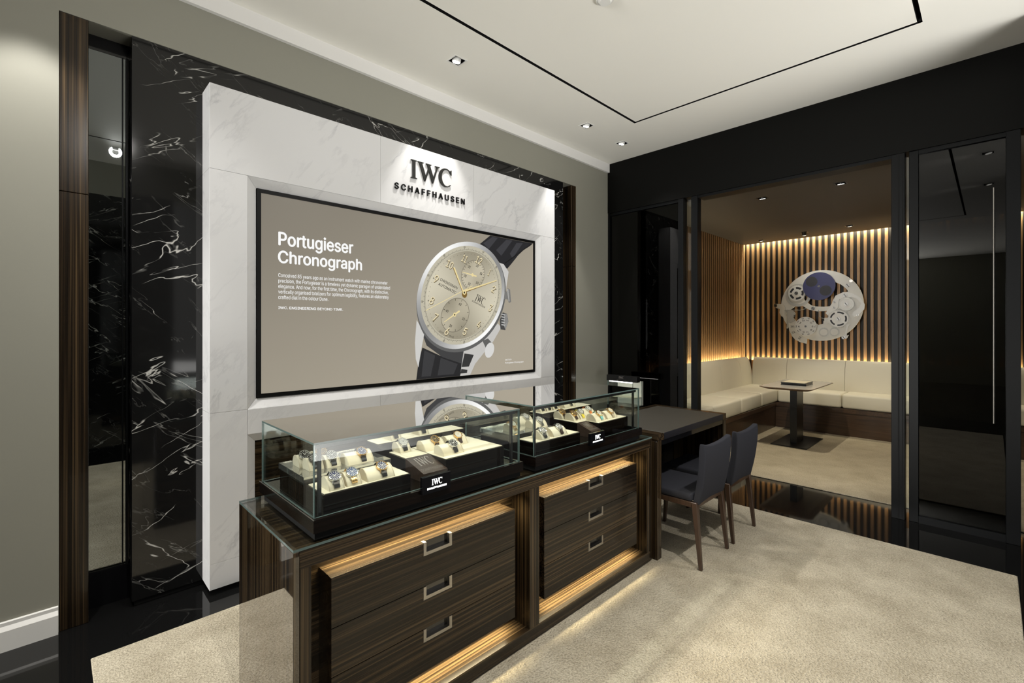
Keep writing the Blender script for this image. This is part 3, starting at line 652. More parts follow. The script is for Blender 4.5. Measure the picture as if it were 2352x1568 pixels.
for x, y in ML:
    lab = ordn[x] if y > 1 else {.467: 'recessed downlight above the camera end of the carpet', 1.98: 'recessed downlight opposite the advertising screen', 3.45: 'recessed downlight over the carpet near the dark glass'}[x]
    downlight(x, y, 3.23, lab, tgt=(0, .25 if y > 1 else -.15), grp='recessed ceiling downlights')
single('smoke_detector', cyl(cyl(BM(), (2.19, 1.50, 3.222), .048, .05, .015), (2.19, 1.50, 3.209), .03, .04, .012), 'lampwhite', 'small round smoke detector in the middle of the ceiling panel', 'smoke detector', smooth=40)

# ------------------------------------------------------------------ dark wall with the sliding doors
XF = 4.47
b = BM(); box(b, 4.447, 4.62, -.16, 3.16, 2.685, 3.29)
obj('wall_right', b, 'blackwall', None, 'structure')
d1 = thing('door_1', 'fixed', 'door', (4.5, 2.6, 0)); del d1['label']; del d1['category']; d1['kind'] = 'structure'
d2 = thing('door_2', 'sliding', 'door', (4.5, .2, 0)); del d2['label']; del d2['category']; d2['kind'] = 'structure'
def post(par, y0, y1, x0=4.45, x1=4.53): obj('frame_post', box(BM(), x0, x1, y0, y1, 0, 2.684, .002), 'frame', par)
post(d1, 2.185-.055, 2.185); post(d1, 1.988, 2.052); post(d1, 2.995, 3.010)
obj('glass_pane', box(BM(), 4.478, 4.486, 2.185, 2.995, .045, 2.655), 'darkglass', d1, label='smoked glass')
obj('glass_pane', box(BM(), 4.50, 4.508, 2.052, 2.13, .03, 2.684), 'clear', d1)
obj('frame_rail', box(BM(), 4.46, 4.52, 2.185, 2.995, 0, .045), 'frame', d1); obj('frame_rail', box(BM(), 4.46, 4.52, 2.185, 2.995, 2.655, 2.684), 'frame', d1)
post(d2, .446, .524); post(d2, .371, .424, 4.46, 4.53); post(d2, -.13, -.062)
obj('frame_groove', box(BM(), 4.448, 4.452, .478, .484, .01, 2.684), 'matt', d2); obj('frame_groove', box(BM(), 4.448, 4.452, .456, .460, .01, 2.684), 'matt', d2)
obj('glass_pane', box(BM(), 4.50, 4.508, .424, .446, .07, 2.66), 'clear', d2)
obj('glass_pane', box(BM(), 4.478, 4.486, -.062, .371, .05, 2.655), 'darkglass', d2, label='smoked glass')
obj('frame_rail', box(BM(), 4.46, 4.52, -.062, .371, 0, .05), 'frame', d2); obj('frame_rail', box(BM(), 4.46, 4.52, -.062, .371, 2.655, 2.684), 'frame', d2)
obj('door_pull', cyl(box(box(BM(), 4.425, 4.46, -.012, -.004, .92, .935), 4.425, 4.46, -.012, -.004, 2.2, 2.215), (4.425, -.008, 1.55), .006, .006, 1.55, n=12), 'steel', d2)
obj('trim_3', box(BM(), 4.46, 4.60, .524, 1.988, 2.66, 2.685), 'frame', None, 'structure')
# walls outside the frame, seen only in reflections; openings left for the added fill
b = BM(); box(b, 4.05, 4.62, -.35, -.152, 0, 3.23); obj('wall_front', b, 'blackwall', None, 'structure')
b = BM(); box(b, -7.4, 1.0, -.85, -.55, 0, 2.87); obj('wall_front.001', b, 'bmarble', None, 'structure')
b = BM(); box(b, -7.4, 4.05, -.85, -.55, 2.87, 3.29); obj('wall_front.002', b, 'paint', None, 'structure')
b = BM(); slab(b, (-.85, 3.36), (0, 3.29), -7.5, -7.4, [(1.40, 2.95, -1, 2.8)], lambda c: Vector((c.z, c.x, c.y))); obj('wall_back', b, 'paint', None, 'structure')

# ------------------------------------------------------------------ alcove
XB, YL, ZA = 7.92, 2.77, 2.725
wb = obj('wall_alcove_back', box(BM(), 7.96, 8.16, -1.1, 2.98, 0, 2.95), 'slatback', None, 'structure')
wl = obj('wall_alcove_left', box(BM(), 4.62, 8.0, 2.783, 2.98, 0, 2.95), 'slatback', None, 'structure')
obj('wall_alcove_right', box(BM(), 4.62, 8.0, -1.1, -.95, 0, 2.95), 'alceil', None, 'structure')
ah = .040
aholes = [(x-ah, x+ah, y-ah, y+ah) for x, y in ALAMP]
ca = BM(); slab(ca, (4.62, 7.87), (-1.0, 2.765), ZA, ZA+.06, aholes); box(ca, 4.62, 8.1, -1.1, 2.98, 2.93, 2.97)
obj('ceiling.001', ca, 'alceil', None, 'structure')
for (x, y), lab in zip(ALAMP, ('black recessed downlight in the alcove ceiling, left one near the doorway', 'black recessed downlight in the alcove ceiling, right one near the doorway', 'black ceiling spotlight with bright lens above the gear sculpture', 'small black ceiling spotlight near the slatted corner', 'small black ceiling spotlight right of the gear sculpture')):
    far = x > 7
    downlight(x, y, ZA, lab, True, (0.5, 0) if far else (.25, 0), 'alcove ceiling lamps', housing=.040, drop=.045 if far and y < 2 and y > 1.5 else .01)
slat_me = None
def slat(parent, x0, x1, y0, y1, name='slat'):
    return obj(name, box(BM(), x0, x1, y0, y1, .30, 2.90, .0015), 'slat', parent)
k = 0; y = 2.741; s0 = None
while y > -.9:
    if s0 is None:
        s0 = slat(wb, 7.92, 7.9615, 2.741-.032, 2.741); s0.location = (0, 0, 0)
    else:
        s = s0.copy(); COL.objects.link(s); s.location = (0, y-2.741, random.uniform(-.0005, .0005))
    y -= .0757
x = 4.86; s0 = None
while x < 7.86:
    if s0 is None: s0 = slat(wl, x, x+.027, 2.77, 2.7845); sx0 = x
    else:
        s = s0.copy(); COL.objects.link(s); s.location = (x-sx0, 0, 0)
    x += .0674
slat(wl, 7.885, 7.957, 2.772, 2.7845)
# L-shaped sofa
sf = thing('corner_banquette', 'cream L-shaped upholstered banquette along the slatted alcove walls', 'sofa', (7.2, 2.0, 0))
b = BM(); box(b, 7.35, 7.90, -.9, 2.7, .008, .30); box(b, 4.9, 7.35, 2.150, 2.7, .008, .30); obj('base', b, 'walnut', sf, label='dark walnut base')
b = BM(); box(b, 7.335, 7.90, -.9, 2.14, .302, .358, .003); box(b, 4.9, 7.90, 2.14, 2.72, .302, .358, .003); obj('rail', b, 'walnutX', sf)
def cushion(name, x0, x1, y0, y1, z0, z1, bev=.03):
    return obj(name, box(BM(), x0, x1, y0, y1, z0, z1, bev, 4), 'cream', sf, smooth=True)
for y0, y1 in ((-.88, -.06), (-.055, .66), (.665, 1.370), (1.375, 2.128)): cushion('seat_cushion', 7.345, 7.84, y0, y1, .36, .545)
for x0, x1 in ((4.92, 5.18), (5.185, 6.005), (6.01, 6.72), (6.725, 7.84)): cushion('seat_cushion', x0, x1, 2.132, 2.67, .36, .545)
def backprof(d):                                   # (distance from wall side, z): thick at the seat, rolled top
    return [(0, .45), (d, .45), (d*.98, .60), (d*.88, .75), (d*.74, .86), (d*.56, .925), (d*.38, .953), (d*.2, .958), (0, .95)]
def backcush(run, a0, a1, name='back_cushion'):
    pr_ = backprof(.135); b = BM()
    if run == 'B': prism(b, [(7.875-p[0], p[1]) for p in pr_], 'Y', a0+.002, a1-.002)
    else: prism(b, [(2.725-p[0], p[1]) for p in pr_], 'X', a0+.002, a1-.002)
    bmesh.ops.bevel(b, geom=[e for e in b.edges if e.is_manifold and abs(e.calc_face_angle(0)) > 1.2], offset=.007, segments=2, profile=.5, affect='EDGES')
    o = obj(name, b, 'cream', sf, smooth=50); return o
for y0, y1 in ((-.88, .0), (.0, .70), (.70, 1.412), (1.412, 2.127), (2.127, 2.60)): backcush('B', y0, y1)
for x0, x1 in ((4.92, 5.2), (5.2, 5.91), (5.91, 6.60), (6.60, 7.31), (7.31, 7.745)): backcush('L', x0, x1)
# pedestal table in the alcove
pt = thing('pedestal_table', 'rectangular pale-topped pedestal table with a black column in the alcove', 'table', (6.51, 1.67, .008))
obj('base_plate', box(BM(), 6.18, 6.92, 1.485, 1.868, .008, .020, .002), 'black', pt)
obj('column', box(BM(), 6.395, 6.665, 1.64, 1.715, .018, .695, .002), 'black', pt)
def rounded(x0, x1, y0, y1, r, n=5):
    o = []
    for cx, cy, a in ((x1-r, y1-r, 0), (x0+r, y1-r, 90), (x0+r, y0+r, 180), (x1-r, y0+r, 270)):
        o += [(cx+r*math.cos(math.radians(a+90*i/n)), cy+r*math.sin(math.radians(a+90*i/n))) for i in range(n+1)]
    return o
b = BM(); lo = rounded(6.03, 6.99, 1.445, 1.89, .06); hi = rounded(5.97, 7.05, 1.39, 1.945, .075)
A = [b.verts.new((*p, .690)) for p in lo]; B1 = [b.verts.new((*p, .712)) for p in hi]; C1 = [b.verts.new((*p, .718)) for p in hi]; n_ = len(A)
b.faces.new(A[::-1]); b.faces.new(C1)
for P_, Q_ in ((A, B1), (B1, C1)):
    for i in range(n_): b.faces.new((P_[i], P_[(i+1) % n_], Q_[(i+1) % n_], Q_[i]))
obj('table_edge', b, 'tablewood', pt)
obj('tabletop', prism(BM(), rounded(5.975, 7.045, 1.395, 1.94, .073), 'Z', .7182, .7205), 'tabletop', pt)
tr = thing('presentation_tray', 'black tray with a cream lining on the alcove table', 'tray', (6.46, 1.66, .7205))
b = BM(); pr_ = [(-.16, 0), (.16, 0), (.16, .006), (.135, .012), (.135, .020), (.16, .026), (.16, .033), (-.16, .033), (-.16, .026), (-.135, .020), (-.135, .012), (-.16, .006)]
prism(b, [(6.46+p[0], .7207+p[1]) for p in pr_], 'Y', 1.525, 1.79); obj('tray_body', b, 'black', tr)
obj('lining', box(BM(), 6.312, 6.608, 1.537, 1.778, .7535, .755), 'suede', tr)

# gear sculpture
XM = 7.83
art = thing('gear_sculpture', 'oversized white watch-movement wall sculpture with gears and a blue moon disc on the slatted wall', 'wall art', (7.86, 1.71, 1.23))
def YZ(p): return (-p[0], p[1])                     # world y,z -> drawing coordinates facing the viewer
def plate(loops, depth, t, m, name, label=None, bev=None):
    return obj(name, on_x(curve_bm([[YZ(p) for p in lp] for lp in loops], t), XM-depth), m, art, label=label)
def ccirc(c, r, n=48): return [(c[0]+r*math.cos(2*PI*i/n), c[1]+r*math.sin(2*PI*i/n)) for i in range(n)]
HA = [(1.531, 2.045), (1.466, 2.008), (1.406, 1.948), (1.383, 1.906), (1.44, 1.893), (1.514, 1.857), (1.552, 1.801), (1.562, 1.769), (1.597, 1.713), (1.667, 1.708), (1.752, 1.714), (1.825, 1.733), (1.868, 1.768), (1.913, 1.817), (1.92, 1.868), (1.883, 1.968), (1.774, 2.029), (1.667, 2.038)]
HB = [(1.988, 1.756), (1.928, 1.724), (1.854, 1.671), (1.752, 1.644), (1.667, 1.645), (1.604, 1.655), (1.642, 1.607), (1.611, 1.573), (1.625, 1.516), (1.674, 1.508), (1.677, 1.466), (1.738, 1.45), (1.767, 1.475), (1.825, 1.543), (1.891, 1.566), (1.965, 1.545), (2.018, 1.503), (2.056, 1.564), (2.026, 1.615), (2.041, 1.65), (2.087, 1.677)]
plate([ccirc((1.713, 1.726), .503, 96), HA, HB, ccirc((2.007, 1.915), .055, 20)], 0, .016, 'artwhite', 'main_plate')
obj('mounting_post', cyl(BM(), (7.865, 1.35, 2.05), .02, .02, .11, 'X'), 'steel', art); obj('mounting_post', cyl(BM(), (7.865, 2.12, 1.60), .02, .02, .11, 'X'), 'steel', art)
BR = [(1.562, 1.785), (1.528, 1.857), (1.44, 1.901), (1.34, 1.884), (1.249, 1.82), (1.198, 1.723), (1.204, 1.66), (1.268, 1.575), (1.314, 1.556), (1.34, 1.584), (1.327, 1.624), (1.262, 1.678), (1.236, 1.74), (1.288, 1.806), (1.346, 1.832), (1.393, 1.81), (1.487, 1.806), (1.494, 1.75), (1.5, 1.685), (1.541, 1.645), (1.604, 1.606), (1.618, 1.581), (1.646, 1.615), (1.625, 1.656), (1.576, 1.72)]
plate([BR], .016, .010, 'artwhite2', 'bridge')
plate([[(2.315, 1.746), (2.299, 1.772), (2.188, 1.763), (2.157, 1.714), (2.165, 1.618), (2.172, 1.566), (2.212, 1.584), (2.235, 1.637), (2.228, 1.69), (2.283, 1.709)]], .018, .008, 'artwhite', 'lever')
plate([[(2.157, 1.679), (2.079, 1.66), (2.033, 1.624), (2.026, 1.598), (2.056, 1.564), (2.033, 1.512), (2.095, 1.478), (2.118, 1.4), (2.141, 1.4), (2.126, 1.53), (2.133, 1.618)]], .020, .008, 'artsteel', 'lever')
plate([[(1.46, 1.285), (1.43, 1.25), (1.395, 1.265), (1.375, 1.31), (1.40, 1.30), (1.385, 1.42), (1.36, 1.455), (1.41, 1.455), (1.40, 1.42), (1.42, 1.32)]], .018, .006, 'artwhite2', 'lever')
plate([[(1.66, 1.55), (1.60, 1.55), (1.595, 1.49), (1.62, 1.465), (1.66, 1.49)]], .018, .008, 'artwhite', 'lever')
b = BM(); pts = [(1.80, 1.69), (1.74, 1.665), (1.725, 1.62), (1.735, 1.57), (1.69, 1.545), (1.64, 1.525)]
def wire(pl, depth, r=.004):
    bm = BM()
    for p, q in zip(pl, pl[1:]):
        a_, c_ = Vector((XM-depth, *p)), Vector((XM-depth, *q)); t = BM(); cyl(t, (0, 0, 0), r, r, (c_-a_).length*1.03, n=8)
        xform(t, Matrix.Translation((a_+c_)/2) @ Vector((0, 0, 1)).rotation_difference(c_-a_).to_matrix().to_4x4()); merge(bm, t)
    return bm
obj('spring', wire([(1.738, 1.665), (1.725, 1.62), (1.725, 1.58), (1.70, 1.55), (1.64, 1.525)], .012), 'artsteel', art)
obj('spring', wire([(2.06, 1.668), (1.96, 1.668), (1.89, 1.686)], .012), 'artsteel', art)
obj('spring', wire([(2.17, 1.672), (1.99, 1.672)], .02), 'artsteel', art); obj('spring', wire([(2.13, 1.66), (2.13, 1.42)], .026, .003), 'artsteel', art)
def gear(c, r, teeth, depth, t, m, spokes=0, hub=.02, hole=0, name='gear', dip=.88):
    lp = []
    for i in range(teeth):
        for da, rr in ((0, dip), (.28, dip), (.42, 1), (.62, 1)):
            a = 2*PI*(i+da)/teeth; lp.append((c[0]+r*rr*math.cos(a), c[1]+r*rr*math.sin(a)))
    loops = [lp]
    for s in range(spokes):
        a0 = 2*PI*(s+.14)/spokes; a1 = 2*PI*(s+.86)/spokes
        loops.append([(c[0]+r*.76*math.cos(a0+(a1-a0)*i/6), c[1]+r*.76*math.sin(a0+(a1-a0)*i/6)) for i in range(7)]+[(c[0]+r*hole*math.cos(a1-(a1-a0)*i/6), c[1]+r*hole*math.sin(a1-(a1-a0)*i/6)) for i in range(7)])
    plate(loops, depth, t, m, name)
plate([ccirc((2.007, 1.915), .100)], .012, .003, 'moon', 'gear_well'); gear((2.007, 1.915), .122, 56, .020, .008, 'artwhite2', 5, hole=.52); plate([ccirc((2.007, 1.915), .050)], .028, .006, 'artwhite2', 'gear_ring')
plate([ccirc((1.99, 1.885), .165, 64), ccirc((1.99, 1.885), .128, 64)], .010, .006, 'artsteel', 'gear_ring')
gear((1.403, 1.734), .098, 44, .026, .008, 'artsteel'); plate([ccirc((1.403, 1.734), .068)], .032, .004, 'artwhite2', 'gear_ring')
plate([ccirc((1.494, 1.534), .116)], .0165, .003, 'moon', 'gear_well'); gear((1.494, 1.534), .132, 60, .024, .008, 'artwhite2', 5, hole=.60, dip=.86)
for c in ((1.668, 1.346), (1.541, 1.351)):
    gear(c, .066, 36, .014, .006, 'artsteel', dip=.72); plate([ccirc(c, .046)], .018, .004, 'artwhite', 'gear_ring')
plate([ccirc((1.722, 1.999), .198, 80)], .045, .010, 'blue', 'moon_disc', 'midnight blue disc')
for c in ((1.81, 2.069), (1.639, 1.933)): plate([ccirc(c, .072)], .0515, .003, 'moon', 'moon')
plate([ccirc((1.887, 1.43), .138, 72)], .036, .008, 'artwhite2', 'date_disc', 'white disc with black numerals')
plate([[(2.11, 1.483), (2.018, 1.473), (2.033, 1.417), (1.988, 1.349), (1.928, 1.281), (1.868, 1.252), (1.876, 1.178), (1.958, 1.199), (2.02, 1.235), (2.065, 1.285), (2.102, 1.374)]], .028, .007, 'artwhite', 'year_sector')
def onart(s, c, h, rot, depth, m='ink', name='numeral'):
    bm = text_bm(s, .001, .012); a, b_, lo_, hi_ = bounds(bm); k_ = h/(hi_-lo_); cr, sr = math.cos(rot), math.sin(rot)
    for v in bm.verts:
        x_, y_ = (v.co.x-(a+b_)/2)*k_, (v.co.y-(lo_+hi_)/2)*k_; v.co.x, v.co.y = -c[0]+x_*cr-y_*sr, c[1]+x_*sr+y_*cr
    obj(name, on_x(bm, XM-depth), m, art)
cD = (1.887, 1.43)
for i in range(10):                                 # two rings of digits, 4 at the left
    a = PI+2*PI*(i-4)/10; s = str(i)
    onart(s, (cD[0]-.086*math.cos(a), cD[1]+.086*math.sin(a)), .027, a-PI, .0410)
    a2 = PI+2*PI*(i-2)/10
    onart(s, (cD[0]-.119*math.cos(a2), cD[1]+.119*math.sin(a2)), .026, a2-PI, .0410)
onart('20', (2.062, 1.428), .027, 0, .0325); onart('21', (2.045, 1.345), .027, .55, .0325); onart('22', (1.965, 1.262), .027, 1.05, .0325)
for i, (c, dp) in enumerate((((1.389, 1.991), .010), ((1.418, 1.856), .024), ((1.801, 1.686), .012), ((1.433, 1.275), .024), ((1.494, 1.534), .034), ((1.403, 1.734), .040), ((2.007, 1.915), .036), ((2.287, 1.745), .024), ((1.722, 1.999), .053), ((1.887, 1.43), .043), ((2.03, 1.585), .026), ((1.275, 1.58), .024), ((1.54, 1.765), .024), ((1.545, 1.69), .024))):
    r = .024 if i < 8 else .014
    sw = obj('screw', cyl(BM(), (XM-dp, *c), r, r*.92, .010, 'X', 20), 'screw', art, smooth=40)
    t = BM(); box(t, -.001, .001, -r*.95, r*.95, -r*.16, r*.16); xform(t, Matrix.Translation((XM-dp-.0052, *c)) @ Matrix.Rotation(1.0, 4, 'X')); obj('screw_slot', t, 'slot', sw)

# ------------------------------------------------------------------ display counter
X0, X1, Y0, Y1, ZT = .505, 2.575, 1.43, 1.985, .75
ct = thing('display_counter', 'glossy striped ebony display counter with two lit drawer compartments', 'counter', (1.54, 1.7, .0095))
obj('end_panel', box(BM(), X0, X0+.018, Y0, Y1, .0095, .741, .001), 'ebony_gloss', ct)
obj('end_panel', box(BM(), X1-.018, X1, Y0, Y1, .012, .741, .001), 'ebonyZ', ct)
obj('top_panel', box(BM(), X0+.018, X1-.018, Y0, Y1, .715, .741), 'ebonyX', ct)
obj('back_panel', box(BM(), X0+.018, X1-.018, Y1-.018, Y1, .012, .715), 'ebonyX', ct)
obj('top_rail', box(BM(), X0+.019, X1-.019, Y0, 1.545, .687, .7145), 'ebonyX', ct)
obj('top_rail', box(BM(), X0+.019, X1-.019, Y0, Y0+.004, .7146, .7409), 'ebonyX', ct) if False else None
obj('bottom_rail', box(BM(), X0+.019, X1-.019, Y0, 1.545, .012, .070), 'ebonyX', ct)
for x0, x1 in ((X0+.019, .557), (1.511, 1.572), (2.52, X1-.019)): obj('stile', box(BM(), x0, x1, Y0, 1.545, .0705, .6865), 'ebonyZ', ct)
obj('compartment_back', box(BM(), X0+.019, X1-.019, 1.545, 1.557, .0125, .714), 'ebonyX', ct)
gt = BM(); box(gt, X0, X1, Y0, Y1, .742, ZT)
for f in gt.faces:
    if abs(f.normal.z) < .5: f.material_index = 1
gt.normal_update()
for f in gt.faces: f.material_index = 0 if abs(f.normal.z) > .5 else 1
obj('glass_top', gt, ['clear', 'glassedge'], ct, label='clear glass top sheet with greenish edge')
b = BM(); box(b, .53, 2.55, 1.47, 1.95, .0095, .012); obj('plinth', b, 'matt', ct)
for bi, (bx0, bx1) in enumerate(((.625, 1.433), (1.623, 2.429))):
    obj('drawer_box', box(BM(), bx0+.001, bx1-.001, 1.463, 1.5445, .152, .618), 'ebonyX', ct)
    zs = (.150, .306, .460, .620)
    for k in range(3):
        z0, z1 = zs[k]+.0012, zs[k+1]-.0012; hx0, hx1, hh = (bx0+bx1)/2-.064, (bx0+bx1)/2+.064, .046
        dr = obj('drawer', slab(BM(), (bx0, bx1), (z0, z1), 1.445, 1.4625, [(hx0, hx1, z1-hh, z1+.1)], XZ), 'ebonyX', ct)
        hb = BM(); t_ = .012
        lp = [(hx0, z1), (hx0, z1-hh), (hx1, z1-hh), (hx1, z1), (hx1-t_, z1), (hx1-t_, z1-hh+t_), (hx0+t_, z1-hh+t_), (hx0+t_, z1)]
        ext = .0005 if k < 2 else .0022
        prism(hb, [(p[0], p[1]+(ext if p[1] == z1 else 0)) for p in lp], 'Y', 1.4435, 1.4625)
        obj('handle', hb, 'steel', dr, label='brushed steel pull frame')
        hb = BM(); box(hb, hx0+t_, hx1-t_, 1.4605, 1.4626, z1-hh+t_, z1-.0005); obj('handle_recess', hb, 'recess', dr)

# ------------------------------------------------------------------ consulting desk
TX0, TX1, TY0, TY1, TZ = 2.592, 3.632, 1.403, 1.985, .762
tb = thing('consulting_desk', 'dark ebony desk with an inset brown leather top beside the counter', 'desk', (3.1, 1.7, 0))
obj('top_frame', slab(BM(), (TX0, TX1), (TY0, TY1), .722, TZ, [(2.675, 3.57, TY0-.01, 1.93)]), 'ebonyY', tb)
obj('leather_inset', box(BM(), 2.6755, 3.5695, TY0+.0005, 1.9295, .738, TZ+.001, .002), 'leather', tb, label='brown leather writing surface')
obj('leather_edge', box(BM(), 2.6755, 3.5695, TY0-.0012, TY0, .722, TZ), 'navy', tb)
obj('underframe', box(BM(), 2.65, 3.575, TY0+.003, 1.95, .690, .7215), 'blackgloss', tb)
for x0, x1 in ((TX0, TX0+.052), (TX1-.052, TX1)):
    obj('leg', box(BM(), x0, x1, TY0, TY0+.040, .009, .7215, .002), 'ebonyZ', tb); obj('leg', box(BM(), x0, x1, TY1-.045, TY1, .009, .7215, .002), 'ebonyZ', tb)
obj('side_panel', box(BM(), TX1-.040, TX1-.012, TY0+.042, TY1-.046, .12, .721), 'ebonyZ', tb)
obj('modesty_panel', box(BM(), TX0+.053, TX1-.053, 1.80, 1.82, .10, .69), 'blackgloss', tb)

# ------------------------------------------------------------------ chairs
def make_chair(x0, lab):
    """chair facing +y; x0 = outer left of the legs, rear legs at y = 1.165"""
    t = thing('dining_chair', lab, 'chair', (x0+.21, 1.40, .009), 'charcoal chairs at the desk')
    W = .425
    def leg(px, py, qx, qy, s0=.034, s1=.020):     # foot (px,py) to rail (qx,qy)
        b = BM(); A = [b.verts.new((px+dx*s1, py+dy*s1, .009)) for dx, dy in ((-.5, -.5), (.5, -.5), (.5, .5), (-.5, .5))]
        B_ = [b.verts.new((qx+dx*s0, qy+dy*s0, .385)) for dx, dy in ((-.5, -.5), (.5, -.5), (.5, .5), (-.5, .5))]
        b.faces.new(A[::-1]); b.faces.new(B_)
        for i in range(4): b.faces.new((A[i], A[(i+1) % 4], B_[(i+1) % 4], B_[i]))
        bmesh.ops.bevel(b, geom=b.edges[:], offset=.003, segments=1, affect='EDGES'); obj('leg', b, 'legwood', t)
    xl, xr = x0+.012, x0+W-.030
    leg(xl, 1.172, xl+.020, 1.215); leg(xr, 1.172, xr-.004, 1.215); leg(xl+.012, 1.655, xl+.026, 1.635); leg(xr-.004, 1.655, xr-.012, 1.635)
    b = BM(); box(b, xl+.036, xr-.02, 1.200, 1.226, .352, .385, .003); box(b, xl+.036, xr-.02, 1.625, 1.650, .352, .385, .003)
    box(b, xl+.006, xl+.034, 1.23, 1.62, .352, .385, .003); box(b, xr-.02, xr+.008, 1.23, 1.62, .352, .385, .003); obj('seat_rail', b, 'legwood', t)
    obj('seat', box(BM(), xl+.002, xr+.012, 1.225, 1.665, .386, .430, .016, 3), 'tweed', t, smooth=True)
    # back shell: curved in plan, leaning a little, tapered
    b = BM(); nu, nv = 10, 8; F, Bk = [], []
    cx = (xl+xr)/2+.004
    for j in range(nv+1):
        v = j/nv; z = .372+v*.335; hw = .178+.014*v; lean = -.045*v-.012*math.sin(v*PI)
        rf, rb = [], []
        for i in range(nu+1):
            u = -1+2*i/nu; cur = -.028*(u*u)*(.5+.5*v)
            th = .021*(1-.25*(v > .9))
            rb.append(b.verts.new((cx+u*hw, 1.222+lean-th+cur*-1*.0-.012*(u*u), z+.028*v*abs(u)**2.4))); rf.append(b.verts.new((cx+u*hw, 1.222+lean+th-.012*(u*u), z+.028*v*abs(u)**2.4)))
        F.append(rf); Bk.append(rb)
    for j in range(nv):
        for i in range(nu):
            b.faces.new((F[j][i], F[j][i+1], F[j+1][i+1], F[j+1][i])); b.faces.new((Bk[j][i+1], Bk[j][i], Bk[j+1][i], Bk[j+1][i+1]))
        b.faces.new((F[j][0], F[j+1][0], Bk[j+1][0], Bk[j][0])); b.faces.new((F[j][nu], Bk[j][nu], Bk[j+1][nu], F[j+1][nu]))
    for i in range(nu): b.faces.new((F[nv][i], F[nv][i+1], Bk[nv][i+1], Bk[nv][i])); b.faces.new((F[0][i+1], F[0][i], Bk[0][i], Bk[0][i+1]))
    bmesh.ops.recalc_face_normals(b, faces=b.faces)
    bmesh.ops.bevel(b, geom=[e for e in b.edges if e.calc_face_angle(0) > 1.0], offset=.008, segments=3, profile=.5, affect='EDGES')
    obj('backrest', b, 'tweed', t, smooth=True); return t
def copy_tree(o, dx=(0, 0, 0), parent=None):
    c = o.copy(); COL.objects.link(c)
    if parent: c.parent = parent
    else: c.location = o.location+Vector(dx); ORG[c.name] = ORG.get(o.name, Vector())+Vector(dx)
    for ch in list(o.children): copy_tree(ch, parent=c)
    return c
ch1 = make_chair(2.655, 'charcoal tweed chair with walnut legs, the one nearer the display counter')
ch2 = copy_tree(ch1, (.483, 0, 0)); ch2['label'] = 'charcoal tweed chair with walnut legs, the one nearer the alcove'

# ------------------------------------------------------------------ glass cases
def glasspane(par, x0, x1, y0, y1, z0, z1, thin, m='clear'):
    b = BM(); box(b, x0, x1, y0, y1, z0, z1); b.normal_update()
    for f in b.faces:
        n_ = f.normal; f.material_index = 0 if abs({'x': n_.x, 'y': n_.y, 'z': n_.z}[thin]) > .5 else 1
    obj('glass_pane', b, [m, 'glassedge'], par)
def make_case(x0, x1, lab, signx):
    t = thing('display_case', lab, 'display case', ((x0+x1)/2, 1.7, ZT), 'glass cases on the counter')
    y0, y1 = 1.443, 1.963
    obj('plinth', box(BM(), x0+.008, x1-.008, y0+.012, y1-.03, .7503, .774), 'matt', t)
    obj('base', slab(BM(), (x0, x1), (y0, y1), .774, .815, [(x0+.012, x1-.012, y0+.020, y1-.012)]), 'darkwood', t)
    obj('deck', box(BM(), x0+.0125, x1-.0125, y0+.0205, y1-.0125, .785, .8125), 'deck', t)
    obj('edge_trim', box(BM(), x0-.001, x0+.001, y0, y1, .8145, .8165), 'steel', t)
    gx0, gx1, gy0, gy1, gz = x0+.006, x1-.008, y0+.014, y1-.008, 1.047; th = .006
    glasspane(t, gx0, gx1, gy0, gy1, gz-th, gz, 'z', 'casetop')
    glasspane(t, gx0, gx1, gy0, gy0+th, .8155, gz-th-.0003, 'y'); glasspane(t, gx0, gx1, gy1-th, gy1, .8155, gz-th-.0003, 'y')
    glasspane(t, gx0, gx0+th, gy0+th+.0003, gy1-th-.0003, .8155, gz-th-.0003, 'x'); glasspane(t, gx1-th, gx1, gy0+th+.0003, gy1-th-.0003, .8155, gz-th-.0003, 'x')
    lb = obj('light_bar', box(BM(), gx0+.010, gx1-.010, gy0+.016, gy0+.034, 1.024, 1.038, .001), 'black', t)
    for px in (gx0+.022, gx1-.034): obj('bar_post', box(BM(), px, px+.010, gy0+.020, gy0+.030, .8127, 1.024), 'black', t)
    sg = obj('sign_block', box(BM(), signx-.063, signx+.063, 1.428, 1.4428, .800, .863, .001), 'blackgloss', t, label='small black sign block with lit lettering')
    s = BM(); place = lambda bm: on_y(bm, 1.4278)
    w_ = .045; q = w_/2.69
    for L in (L_I, L_W, L_C): obj('letter', place(poly_bm(L, .0006, q, .021, signx-w_/2, .829)), 'lit', sg)
    bm = fit(text_bm('SCHAFFHAUSEN', .0006, .03, 1.15), signx-.043, signx+.043, .815, .0068, bounds(text_bm('H', 0, .03))[3])
    obj('lettering', place(bm), 'lit', sg)
    return t
make_case(.569, 1.482, 'glass watch display case on the left of the counter', 1.0125)
make_case(1.562, 2.485, 'glass watch display case on the right of the counter', 2.02)

